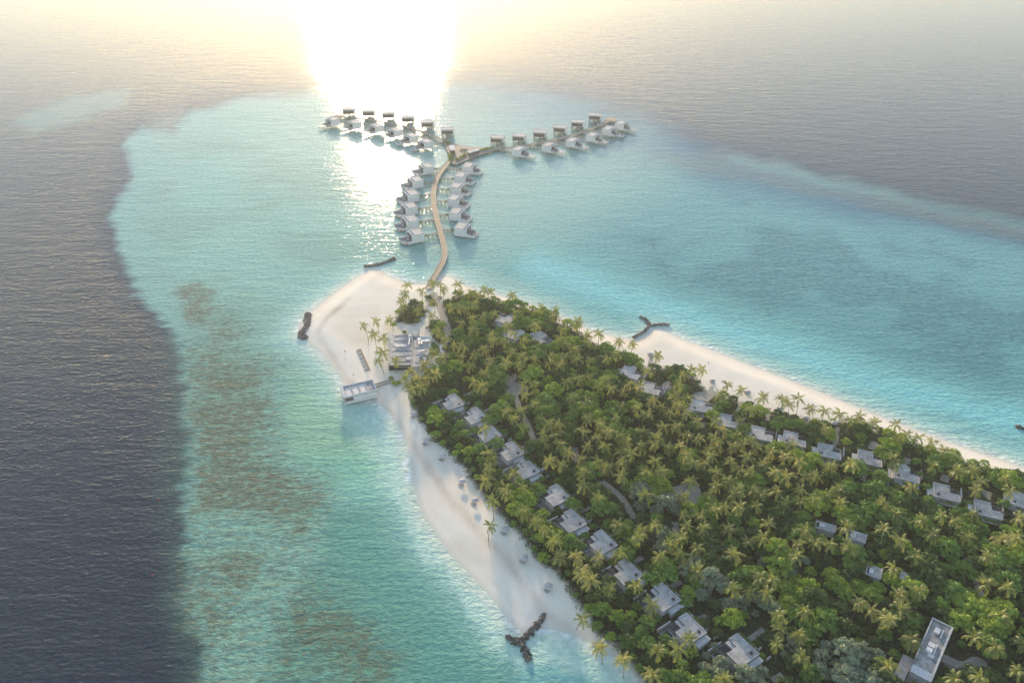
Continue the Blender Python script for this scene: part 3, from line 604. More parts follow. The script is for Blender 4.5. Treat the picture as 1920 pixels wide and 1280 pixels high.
# ---------------------------------------------------------------- beach villas on the island
GZ = 1.6
def beach_villa(mir, label, px, ang, group, canopy=False, right=False):
    """+x towards the beach, origin below the middle of the main roof; ang = beach direction"""
    p = W(px[0], px[1], 6.0); r = root('beach_villa', label, 'villa', (p.x, p.y, GZ), ang, group); s = mir; r.scale = (.97, .94, .98)
    def B(x0, x1, y0, y1, z0, z1, mb=None): return (mb or MB()).box(x0, x1, min(y0 * s, y1 * s), max(y0 * s, y1 * s), z0, z1)
    H = 4.4
    wl = B(-5.2, -1.2, -5.8, 5.8, 0, H - .45); B(-1.197, 4.6, -5.8, 1.4, 0, H - .45, wl); ob('wall', wl.mesh('wall', M['white']), r)
    L = [(-5.6, -6.2 * s), (5.2, -6.2 * s), (5.2, 1.7 * s), (-.6, 1.7 * s), (-.6, 6.2 * s), (-5.6, 6.2 * s)]
    rf = ob('roof', MB().prism(L, H - .447, H).mesh('roof', M['iroof']), r)
    pm = B(-5.6, -5.25, -6.2, 6.2, H + .003, H + .32); B(-5.247, 5.2, -6.2, -5.85, H + .003, H + .32, pm); B(-5.247, -.6, 5.85, 6.2, H + .003, H + .32, pm); B(4.85, 5.2, -5.847, 1.7, H + .003, H + .32, pm)
    ob('parapet', pm.mesh('parapet', M['iroof2']), rf)
    ob('skylight', B(-3.6, -2.5, -4.6, -3.4, H + .003, H + .5).mesh('skylight', M['dark']), rf)
    jt = MB()
    for k in range(3): B(-5.2, 4.8, -4.3 + k * 2.0, -4.22 + k * 2.0, H + .003, H + .03, jt)
    B(-1.9, -1.8, -5.8, 5.8, H + .034, H + .06, jt); ob('roof_seam', jt.mesh('roof_seam', M['iroof2']), rf)
    ob('canopy_slab', B(-.597, 1.2, 1.75, 6.1, H - 1.1, H - .8).mesh('canopy_slab', M['iroof2']), r)
    ob('annex_roof', B(-5.4, 2.0, -8.9, -6.25, H - 1.3, H - .95).mesh('annex_roof', M['iroof2']), r)
    ob('annex_wall', B(-5.0, 1.6, -8.6, -6.21, 0, H - 1.303).mesh('annex_wall', M['white']), r)
    X0 = -8.0; gr = MB(); B(X0, -5.65, -3.0, 6.4, 2.6, 2.9, gr); o = ob('green_roof_slab', gr.mesh('green_roof_slab', M['iroof2']), r)
    poly = [(X0 + .3, -2.7 * s), (-6.0, -2.7 * s), (-6.0, 6.1 * s), (X0 + .3, 6.1 * s)]
    ob('green_roof', hedge_mesh(poly, 2.9, .9, 420, M['hedge'], .42, 'green_roof'), o)
    ob('garden_wall', B(-10.5, X0 - .01, -3.6, -3.1, 0, 2.3).mesh('garden_wall', M['iroof2']), r); ob('garden_wall', MB().box(-10.5, X0 - .01, -8.4 * s - .2, -8.4 * s + .2, 0, 2.0).mesh('garden_wall', M['iroof2']), r)
    ob('glazing', B(-1.15, -1.0, 1.45, 5.6, .2, H - .5).mesh('glazing', M['glass']), r)
    ob('deck', B(-.99, 8.8, 1.5, 8.0, 0, .25).box(4.61, 8.8, min(-5.6 * s, 1.49 * s), max(-5.6 * s, 1.49 * s), 0, .25).mesh('deck', M['deckgrey']), r)
    q = ob('plunge_pool', B(4.4, 8.5, 2.2, 6.6, .253, .5).mesh('plunge_pool', M['iroof2']), r); ob('pool_water', B(4.8, 8.1, 2.6, 6.2, .503, .52).mesh('pool_water', M['pool']), q)
    ob('screen_wall', B(1.4, 9.0, 7.9, 8.25, 0, 2.2).mesh('screen_wall', M['white']), r)
    ob('pergola', B(1.6, 4.2, 1.9, 5.8, 2.7, 2.85).mesh('pergola', M['dark']), r)
    if canopy:
        q = Vector((7.2, -1.0 * s, 0)); ob('round_canopy', MB().prism([(q.x + 2.3 * math.cos(k * .5236), q.y + 2.3 * math.sin(k * .5236)) for k in range(12)], 3.0, 3.5, .55).mesh('round_canopy', M['thatch']), r)
        ob('canopy_post', MB().tube([(q.x, q.y, 0), (q.x, q.y, 3.0)], .12).mesh('canopy_post', M['trunk']), r)
    return (p.x, p.y)
LV = [(846,753),(888,779),(914,812),(955,845),(984,879),(1040,928),(1069,976),(1126,1016),(1172,1072),(1241,1118),(1288,1178),(1385,1218)]
RV = [((948,597), 152, 0), ((963,625), 150, 1), ((1012,632), 38, 0), ((1183,698), 62, 1), ((1220,727), 66, 0), ((1316,760), 74, 0), ((1365,788), 72, 0), ((1428,812), 70, 0), ((1490,822), 70, 0), ((1555,845), 70, 0), ((1631,858), 69, 0), ((1700,887), 68, 1), ((1775,922), 68, 0), ((1853,954), 68, 0), ((1920,938), 60, 0)]
EXC = []
lm = []   # landmarks for telling trees apart
for i, p in enumerate(LV):
    lab = f'grey flat-roofed beach villa, {ORD[i]} of twelve down the left beach from the restaurant'
    c = beach_villa(-1, lab, p, R(-146), 'villas along the left beach'); EXC.append((c[0], c[1], 9.0)); lm.append((c, f'the {ORD[i]} villa down the left beach'))
for i, (p, a, cn) in enumerate(RV):
    lab = f'grey flat-roofed beach villa, number {i + 1} from the jetty along the right-hand row'.replace(f'number {i + 1}', (ORD + ['fifteenth'])[i])
    c = beach_villa(-1, lab, p, R(a), 'villas along the right beach', cn == 1); EXC.append((c[0], c[1], 9.0)); lm.append((c, f'the {(ORD + ["fifteenth"])[i]} villa in the right-hand row'))
# service buildings in the woods
def flat_house(px, ang, sx, sy, h, label, gear=1):
    p = W(px[0], px[1], GZ + h); r = root('service_building', label, 'building', (p.x, p.y, GZ), R(ang), 'small service buildings in the woods')
    ob('wall', MB().box(-sx * .46, sx * .46, -sy * .46, sy * .46, 0, h - .3).mesh('wall', M['iroof2']), r); rf = ob('roof', MB().box(-sx / 2, sx / 2, -sy / 2, sy / 2, h - .297, h).mesh('roof', M['iroof']), r)
    e = MB().box(-sx / 2, -sx / 2 + .3, -sy / 2, sy / 2, h + .003, h + .35); ob('parapet', e.mesh('parapet', M['iroof2']), rf); ob('parapet', MB().box(sx / 2 - .3, sx / 2, -sy / 2, sy / 2, h + .003, h + .35).mesh('parapet', M['iroof2']), rf)
    if gear: ob('plant_box', MB().box(-sx * .3, -sx * .05, -sy * .3, sy * .1, h + .003, h + .7).mesh('plant_box', M['metal']), rf); ob('roof_recess', MB().box(-sx * .42, -sx * .32, -sy * .35, sy * .2, h + .003, h + .25).mesh('roof_recess', M['dark']), rf)
    EXC.append((p.x, p.y, max(sx, sy) * .62)); lm.append(((p.x, p.y), label2[len(lm) - 27]))
label2 = ['the small roof pair in the mid woods', 'the grey hut in the mid woods', 'the square hut in the right woods', 'the half-hidden hut in the right woods']
flat_house((1548, 986), -24, 9, 5, 4, 'half-hidden grey roofed hut in the woods, upper left of the four huts')
flat_house((1606, 1004), -28, 8.5, 6, 4.2, 'grey roofed hut with white roof box, second of the four woodland huts')
flat_house((1639, 1071), -28, 6.4, 6.6, 4.2, 'square grey roofed hut with dark roof vent deep in the woods')
flat_house((1704, 1083), -30, 7, 5, 3.6, 'low grey roofed hut mostly hidden by palms, lower right of the huts', 0)
# large building bottom right
def oriented(px0, z, ang): p = W(px0[0], px0[1], z); return p
q0 = W(1747, 1216, 8.6); r = root('long_building', 'long grey flat-roofed building with roof machinery near the bottom right corner', 'building', (q0.x, q0.y, GZ), R(-129))
ob('wall', MB().box(-15, 15, -3.6, 3.6, 0, 6.6).mesh('wall', M['iroof2']), r)
rf = ob('roof', MB().box(-15.4, 15.4, -4.0, 4.0, 6.603, 7.0).mesh('roof', plain('stained_roof', (.34, .33, .31), .9, .32, .35)), r)
ob('parapet', MB().box(-15.4, 8, -4.0, -3.6, 7.003, 7.5).mesh('parapet', M['iroof2']), rf); ob('parapet', MB().box(-15.4, 15.4, 3.2, 4.0, 7.003, 7.5).box(-15.4, -15.0, -3.597, 3.2, 7.003, 7.4).mesh('parapet', M['iroof2']), rf)
for x, y, w, l, hh in ((-9.5, -.6, 2.6, 2.0, 1.1), (-1.0, -.5, 2.0, 2.4, 1.2), (1.8, -.6, 2.0, 2.2, 1.2), (3.6, .6, 1.6, 2.4, .5)): ob('roof_unit', MB().box(x - w / 2, x + w / 2, y - l / 2, y + l / 2, 7.003, 7.0 + hh).mesh('roof_unit', M['metal']), rf)
for x0, x1, y in ((-11.5, -7, 1.2), (-3, 4, 1.2)): ob('duct', MB().box(x0, x1, y - .25, y + .25, 7.003, 7.7).mesh('duct', M['metal']), rf)
ob('lower_roof', MB().box(6.5, 19, -8.0, -4.05, 3.6, 4.0).mesh('lower_roof', M['iroof']), r); ob('side_wing', MB().box(6.8, 18.6, -7.6, -4.02, 0, 3.597).mesh('side_wing', M['white']), r)
ob('step_roof', MB().box(11.5, 15.4, -3.597, 3.197, 7.003, 7.25).mesh('step_roof', M['roof2']), rf)
for k in (-.6, 0, .6): EXC.append((q0.x + math.cos(R(-129)) * 12 * k / .6, q0.y + math.sin(R(-129)) * 12 * k / .6, 8.5))
lm.append(((q0.x, q0.y), 'the long building near the bottom right corner'))
q1 = W(1784, 1240, 2); r = root('stone_terrace', 'low stone terrace slab beside the long building', 'terrace', (q1.x, q1.y, GZ), R(-35)); ob('slab', MB().box(-3.4, 3.4, -1.9, 1.9, .03, .5).mesh('slab', M['path']), r); ob('step', MB().box(3.4, 4.4, -1.2, 1.2, .03, .28).mesh('step', M['iroof2']), r); EXC.append((q1.x, q1.y, 5))

# ---------------------------------------------------------------- restaurant
def at5(px, py): p = W(px, py, 6.0); return p
o5 = W(765, 655, 6.0); RA = R(2); ca, sa = math.cos(RA), math.sin(RA)
def loc5(px, py, z): p = W(px, py, GZ + z); dx, dy = p.x - o5.x, p.y - o5.y; return (dx * ca + dy * sa, -dx * sa + dy * ca)
r = root('restaurant', 'large grey flat-roofed restaurant with roof ducts behind the beach palms', 'restaurant', (o5.x, o5.y, GZ), RA)
def zz(a, b): return (720 + a / 12.8, 600 + b / 12.8)
def poly5(pts, z): return [loc5(*zz(*p), z) for p in pts]
A_ = poly5([(190,345),(545,330),(700,330),(700,480),(690,1000),(640,1075),(100,1075)], 4.4); ob('main_roof', MB().prism(A_, 4.0, 4.4).mesh('main_roof', M['iroof']), r)
ob('main_wall', MB().prism([(a * .95 - .2, b * .95) for a, b in A_], 0, 3.997).mesh('main_wall', M['glass']), r)
B_ = poly5([(712,480),(1130,470),(1110,700),(1010,900),(1000,1010),(860,1110),(640,1120),(690,1010)], 5.2); ob('kitchen_roof', MB().prism(B_, 4.8, 5.2).mesh('kitchen_roof', M['iroof']), r)
ob('kitchen_wall', MB().prism([(a * .97 + .3, b * .97) for a, b in B_], 0, 4.797).mesh('kitchen_wall', M['iroof2']), r)
C_ = poly5([(640,262),(845,262),(835,385),(730,395),(640,330)], 4.6); ob('rear_roof', MB().prism(C_, 4.2, 4.6).mesh('rear_roof', M['iroof']), r); ob('rear_wall', MB().prism([(a, b) for a, b in C_], 0, 4.197).mesh('rear_wall', M['iroof2']), r)
D_5 = poly5([(730,395),(1135,385),(1135,468),(725,478)], 3.4); pw = ob('roof_basin', MB().prism(D_5, 0, 3.4).mesh('roof_basin', M['roof2']), r)
ob('basin_water', MB().prism([(a * 1.0, b) for a, b in poly5([(745,410),(1120,400),(1120,452),(745,462)], 3.4)], 3.403, 3.43).mesh('basin_water', M['poolblue']), pw)
st = MB()
for x0, y0, x1, y1 in ((250,390,540,380),(240,505,540,500),(235,625,420,620),(210,748,680,738),(300,872,660,862),(230,1000,640,995),(548,340,548,480),(700,500,690,1000),(520,870,520,990)):
    a, b = loc5(*zz(x0, y0), 4.4), loc5(*zz(x1, y1), 4.4); ribbon(st, [a, b], .28, 4.403, 4.62)
ob('roof_step', st.mesh('roof_step', M['brown']), r)
st = MB()
for x0, y0, x1, y1 in ((720,660,1030,655),(760,500,760,1000),(775,825,900,825),(770,1020,900,1015),(1110,490,1105,690)):
    a, b = loc5(*zz(x0, y0), 5.2), loc5(*zz(x1, y1), 5.2); ribbon(st, [a, b], .25, 5.203, 5.5)
ob('parapet', st.mesh('parapet', M['iroof2']), r)
for pts, w, zt in (([(270,645),(545,640)], 1.0, 4.4), ([(620,460),(595,620)], .7, 4.4), ([(845,510),(840,610)], .8, 5.2), ([(900,600),(900,530),(1060,520)], 1.1, 5.2), ([(830,770),(965,755)], .8, 5.2)):
    ob('duct', ribbon(MB(), [loc5(*zz(*p), zt) for p in pts], w, zt + .35, zt + 1.15).mesh('duct', M['metal']), r)
for (a, b), w, zt, mt in (((455,640), 1.7, 4.4, 'metal'), ((625,400), 1.8, 4.4, 'metal'), ((845,490), 1.9, 5.2, 'metal'), ((1045,520), 1.6, 5.2, 'metal'), ((1000,735), 1.2, 5.2, 'dark'), ((980,840), 1.8, 5.2, 'brown'), ((900,905), 2.0, 5.2, 'pool'), ((880,965), 2.0, 5.2, 'glass'), ((595,920), 3.2, 4.4, 'roof2')):
    x, y = loc5(*zz(a, b), zt); ob('roof_unit', MB().box(x - w / 2, x + w / 2, y - w / 2, y + w / 2, zt + .003 if w < 3 else zt + .003, zt + (1.3 if mt == 'metal' else .3)).mesh('roof_unit', M[mt]), r)
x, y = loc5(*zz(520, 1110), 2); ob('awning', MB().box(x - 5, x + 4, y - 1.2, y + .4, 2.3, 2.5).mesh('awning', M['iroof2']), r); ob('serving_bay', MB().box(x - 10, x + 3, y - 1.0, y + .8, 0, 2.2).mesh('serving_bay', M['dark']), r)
for dx in (-9, -6, -3, 0, 3): EXC += [(o5.x + dx, o5.y + 12, 8), (o5.x + dx, o5.y, 8), (o5.x + dx, o5.y - 12, 8)]
lm.append(((o5.x, o5.y), 'the restaurant')); 

# over-water bar at the beach
pp = W(672, 727, 6.6); PA = R(22); r = root('beach_pavilion', 'white rectangular pavilion with open flat roof at the waterline', 'pavilion', (pp.x, pp.y, 0), PA)
ob('base', MB().box(-9.4, 9.4, -5.2, 5.2, .9, 1.9).mesh('base', M['white']), r)
ob('wall', MB().box(-4.2, 8.8, -4.6, -4.3, 1.903, 5.3).box(8.5, 8.8, -4.297, 4.6, 1.903, 5.3).box(-8.8, 8.497, 4.3, 4.6, 1.903, 5.3).mesh('wall', M['white']), r)
rf = ob('roof', MB().box(-9.6, 9.6, -5.4, 5.4, 5.303, 5.7).mesh('roof', M['iroof']), r)
ob('parapet', MB().box(-9.6, 9.6, -5.4, -4.9, 5.703, 6.6).box(-9.6, 9.6, 4.9, 5.4, 5.703, 6.6).box(-9.6, -8.0, -4.897, 4.897, 5.703, 6.6).box(8.9, 9.6, -4.897, 4.897, 5.703, 6.6).mesh('parapet', M['roof2']), rf)
for k, x in enumerate((-3.9, 0.3, 4.5)): ob('roof_beam', MB().box(x - .2, x + .2, -4.897, 4.897, 5.703, 6.3).mesh('roof_beam', M['roof2']), rf)
for x in (-5.9, -1.8, 2.4): ob('roof_panel', MB().box(x - 1.5, x + 1.5, -3.9, 3.9, 5.703, 5.85).mesh('roof_panel', M['white']), rf)
ob('bar_front', MB().box(-8.6, -4.3, -4.4, -4.2, 1.91, 5.2).mesh('bar_front', M['brown']), r); ob('bar_counter', MB().box(-8.8, -4.25, -5.1, -4.6, 1.91, 2.9).mesh('bar_counter', M['rail']), r)
for x in (-8.5, -3, 3, 8.5):
    for y in (-4.4, 4.4): pile_at(r, x, y, .903)
a, b = W(704, 722, 1.9), W(740, 712, 1.8); v = b - a; r = root('boardwalk', 'short pale boardwalk with kerbs from pavilion to the gardens', 'boardwalk', (a.x, a.y, 0), math.atan2(v.y, v.x)); ob('deck', MB().box(0, v.length, -1.4, 1.4, 1.5, 1.78).mesh('deck', M['path']), r)
for s in (-1, 1): ob('kerb', MB().box(0, v.length, s * 1.5 - .1, s * 1.5 + .1, 1.5, 2.0).mesh('kerb', M['deck']), r)
# ---------------------------------------------------------------- breakwaters
def rock_mesh(lines, wd, dens, hgt, mat):
    V = []; F = []
    for pts in lines:
        L = [Vector(W2(p)) for p in pts]
        for i in range(len(L) - 1):
            n = int((L[i + 1] - L[i]).length * dens); e = L[i + 1] - L[i]
            for _ in range(n):
                t = rnd.random(); off = rnd.gauss(0, wd * .42); nn = Vector((-e.y, e.x)).normalized(); c = L[i] + e * t + nn * off
                s = rnd.uniform(.45, 1.15); z = hgt * max(0, 1 - abs(off) / wd) * rnd.uniform(.3, 1)
                k = len(V); m3 = Matrix.Rotation(rnd.random() * 6, 3, Vector((rnd.gauss(0, 1), rnd.gauss(0, 1), rnd.gauss(0, 1))).normalized())
                for q in ((1, 0, 0), (-1, 0, 0), (0, 1, 0), (0, -1, 0), (0, 0, 1), (0, 0, -1), (.7, .7, .5), (-.7, .6, -.5)):
                    u = m3 @ (Vector(q) * s * rnd.uniform(.75, 1.1)); V.append((c.x + u.x, c.y + u.y, z + u.z))
                F += [(k + a_, k + b_, k + c_) for a_, b_, c_ in ((0, 6, 4), (6, 2, 4), (2, 1, 4), (1, 3, 4), (3, 0, 4), (0, 2, 6), (0, 3, 5), (3, 1, 5), (1, 7, 5), (7, 2, 5), (2, 0, 5), (1, 2, 7))]
    mb = MB(); mb.v = V; mb.f = F; return mb.mesh('breakwater', mat)
for lines, wd, dn, h, mt, lab in (([[(683,500.5),(700,499),(715,495.5),(728,491),(740,485)]], 1.8, 7, 1.6, 'rock', 'straight rock breakwater off the sandy tip left of the boardwalk'),
    ([[(577,588),(579,600),(577,612),(570,620),(563,632)], [(560,633),(577,633)]], 2.6, 9, 1.5, 'rock', 'curved dark rock breakwater on the left shore of the sand spit'),
    ([[(1198,594),(1211,600),(1219,611)], [(1219,611),(1236,609),(1254,610)], [(1219,611),(1205,624),(1186,634)]], 1.0, 5, 1.3, 'rock', 'Y-shaped rock breakwater off the right beach'),
    ([[(1022,1153),(1008,1172),(992,1187),(975,1204)], [(949,1196),(962,1201),(976,1206)], [(976,1205),(986,1222),(993,1240)]], 1.5, 7, 1.3, 'rockd', 'Y-shaped dark rock breakwater at the lower left beach'),
    ([[(1904,799),(1924,805)]], 1.8, 5, .7, 'rockd', 'small dark rock patch in the lagoon at the right edge')):
    tag(ob('breakwater', rock_mesh(lines, wd, dn, h, M[mt])), lab, 'breakwater')

# ---------------------------------------------------------------- beach things: umbrellas, loungers, people, buggy, buoys
def gz_at(x, y):
    dd = float(sdist(np.array([x]), np.array([y]), SHORE_S)[0]); return float(ground_z(np.array([dd]))[0]) + float((vnoise(np.array([x]), np.array([y]), 9, 3)[0] - .5) * .16 * smooth(np.array([dd / 8]))[0])
oct8 = [(1.95 * math.cos(k * math.pi / 4), 1.95 * math.sin(k * math.pi / 4)) for k in range(8)]
def make_umbrella(loc, label, group):
    r = root('beach_umbrella', label, 'umbrella', loc, .2, group); cn = ob('canopy', MB().prism(oct8, 2.1, 2.75, .08).mesh('canopy', M['thatch']), r)
    ob('valance', MB().prism([(a * 1.01, b * 1.01) for a, b in oct8], 1.9, 2.097).mesh('valance', M['white']), cn); ob('pole', MB().tube([(0, 0, 0), (0, 0, 2.2)], .06).mesh('pole', M['trunk']), r)
    ob('base', MB().prism([(a * .22, b * .22) for a, b in oct8], 0, .12).mesh('base', M['iroof2']), r); return r
def make_lounger(loc, rz, label, group):
    r = root('sun_lounger', label, 'lounger', loc, rz, group); ob('frame', MB().box(-1, 1, -.38, .38, .2, .32).mesh('frame', M['brown']), r)
    ob('mattress', MB().box(-1, .35, -.34, .34, .323, .45).mesh('mattress', M['thatch']), r); bm_ = MB().box(0, .75, -.34, .34, 0, .12, Matrix.Translation((.36, 0, .36)) @ Matrix.Rotation(-.7, 4, 'Y')); ob('backrest', bm_.mesh('backrest', M['thatch']), r)
    for x in (-.85, .85):
        for y in (-.3, .3): ob('leg', MB().box(x - .05, x + .05, y - .05, y + .05, 0, .197).mesh('leg', M['brown']), r)
    return r
U = [((776,774), 'by the first villa'), ((799,824), 'below the second villa'), ((830,854), 'near the third villa'), ((867,901), 'near the fourth villa'), ((891,936), 'near the fifth villa'), ((947,991), 'right of the lone beach palm'), ((983,1044), 'near the seventh villa'), ((1029,1098), 'furthest down the beach')]
U2 = [((1219,663), 'above the Y-shaped path end'), ((1336,713), 'beside the first beach path'), ((1402,734), 'beside the small leaning palm'), ((1463,765), 'under the pair of palms'), ((1511,782), 'under the single palm'), ((1564,792), 'at the far right end')]
up = lp = None
for side, lst, wn in (('left', U, 'left'), ('right', U2, 'right')):
    for i, (p, d) in enumerate(lst):
        c = W(p[0], p[1], 3.6); z = gz_at(c.x, c.y); lab = f'pale round beach umbrella on the {side} beach, {ORD[i]} counting away from the restaurant'
        if up is None: up = make_umbrella((c.x, c.y, z), lab, 'beach umbrellas')
        else:
            q = copy_tree(up); q.location = (c.x, c.y, z); q.rotation_euler = (0, 0, rnd.random()); q['label'] = lab
        for k, (dy, wd) in enumerate(((-.75, 'nearer'), (.75, 'farther'))):
            a = R(-140 if side == 'left' else 70) + math.pi; lx, ly = c.x - math.cos(a) * 1.1 - math.sin(a) * dy, c.y - math.sin(a) * 1.1 + math.cos(a) * dy
            lab = f'grey sun lounger, the {"left" if k == 0 else "right"} one under the {ORD[i]} umbrella on the {side} beach'
            if lp is None: lp = make_lounger((lx, ly, z), a, lab, 'loungers under the umbrellas')
            else:
                q = copy_tree(lp); q.location = (lx, ly, gz_at(lx, ly)); q.rotation_euler = (0, 0, a); q['label'] = lab
a0, a1 = W(672, 655, 1.5), W(690, 696, 1.5); dv = (a1 - a0); an = math.atan2(dv.y, dv.x); r = root('beach_walkway', 'narrow grey timber strip behind the row of loungers', 'walkway', (a0.x, a0.y, 1.5), an)
ob('boards', MB().box(0, dv.length, .7, 1.6, .05, .18).mesh('boards', M['brown']), r)
for i in range(12):
    t_ = (i // 2 + .25 + .33 * (i % 2)) / 6; p = a0 + dv * t_; aa = an + math.pi / 2; q = copy_tree(lp); q.location = (p.x + math.cos(aa) * -.6, p.y + math.sin(aa) * -.6, gz_at(p.x, p.y)); q.rotation_euler = (0, 0, aa)
    q['label'] = f'sun lounger, {ORD[i]} from the top in the row above the pavilion'; q['group'] = 'row of loungers above the pavilion'
def person(px, rz, label, top, step=.25, arm=.2):
    p = W(px[0], px[1], 1.2); z = gz_at(p.x, p.y)
    me = bpy.data.meshes.new('person'); J = [(0,0,.95),(0,0,1.2),(0,0,1.42),(0,.01,1.52),(0,.02,1.68),(0,.02,1.76), (.11,0,.9),(.12,step*.5,.5),(.12,step*.9,.06),(.12,step*.9+.14,.03), (-.11,0,.9),(-.12,-step*.3,.5),(-.12,-step,.08),(-.12,-step+.13,.03), (.2,0,1.4),(.27,-arm*.6,1.12),(.27,arm*.4,.86),(.27,arm*.6,.76), (-.2,0,1.4),(-.27,arm*.6,1.12),(-.27,arm,.86),(-.27,arm*1.2,.76)]
    E_ = [(0,1),(1,2),(2,3),(3,4),(4,5),(0,6),(6,7),(7,8),(8,9),(0,10),(10,11),(11,12),(12,13),(2,14),(14,15),(15,16),(16,17),(2,18),(18,19),(19,20),(20,21)]
    rad = [.15,.14,.15,.06,.10,.08,.10,.065,.045,.035,.10,.065,.045,.035,.06,.045,.035,.03,.06,.045,.035,.03]
    me.from_pydata(J, E_, []); me.materials.append(M['skin']); o = ob('person', me, None, (p.x, p.y, z), rz); mo = o.modifiers.new('skin', 'SKIN')
    for i, v in enumerate(me.skin_vertices[0].data): v.radius = (rad[i], rad[i] * (.75 if i < 3 else 1)); v.use_root = (i == 0)
    sb = o.modifiers.new('sub', 'SUBSURF'); sb.levels = 1; sb.render_levels = 1; tag(o, label, 'person')
    oval = lambda a, b: [(a * math.cos(k * .5236), b * math.sin(k * .5236)) for k in range(12)]
    ob('shirt', MB().prism(oval(.2, .145), 1.0, 1.44, 1.02).mesh('shirt', M[top]), o); ob('shorts', MB().prism(oval(.21, .16), .62, 1.0, .9).mesh('shorts', M['cloth']), o)
    ob('hair', MB().prism(oval(.095, .11), 1.72, 1.83, .6).mesh('hair', M['tyre']), o)
person((647, 661), .6, 'person in dark clothes walking on the sand spit, left of the lounger row', 'cloth')
person((663, 703), 2.2, 'person in light clothes standing on the sand above the pavilion', 'clothr', .1)
person((1328, 683), 1.1, 'person in dark clothes walking on the right beach', 'cloth')
person((690, 697), 3, 'person in dark clothes standing at the lower end of the lounger row', 'cloth', .05)
p = W(803, 541, 2.4); r = root('golf_buggy', 'small white golf buggy parked where the boardwalk meets the beach', 'buggy', (p.x, p.y, gz_at(p.x, p.y) + .05), R(72))
ob('body', MB().box(-1.2, 1.2, -.6, .6, .35, .8).box(-1.25, -.3, -.55, .55, .803, 1.1).mesh('body', M['white']), r); ob('roof', MB().box(-1.2, 1.0, -.62, .62, 1.85, 1.95).mesh('roof', M['cushion']), r); ob('seat', MB().box(-.25, .3, -.5, .5, .803, 1.2).mesh('seat', M['brown']), r)
for x in (-.85, .85):
    for y in (-.62, .62): ob('wheel', MB().tube([(x, y - .08, .27), (x, y + .08, .27)], .27, 10).mesh('wheel', M['tyre']), r)
for x in (-1.1, .9):
    for y in (-.55, .55): ob('post', MB().tube([(x, y, .8), (x, y, 1.86)], .03, 5).mesh('post', M['tyre']), r)
for (x, y), lab in (((298,937), 'small red mooring buoy floating on the dark sea, the upper one'), ((285,1077), 'small red mooring buoy floating on the dark sea, the lower one')):
    p = W(x, y, .2); r = root('mooring_buoy', lab, 'buoy', (p.x, p.y, 0)); ob('float', MB().tube([(0,0,-.35),(0,0,-.1),(0,0,.25),(0,0,.5)], [.15,.42,.38,.12], 10).mesh('float', M['buoy']), r); ob('top_ring', MB().tube([(0,0,.5),(0,0,.75)], .06, 6).mesh('top_ring', M['tyre']), r)
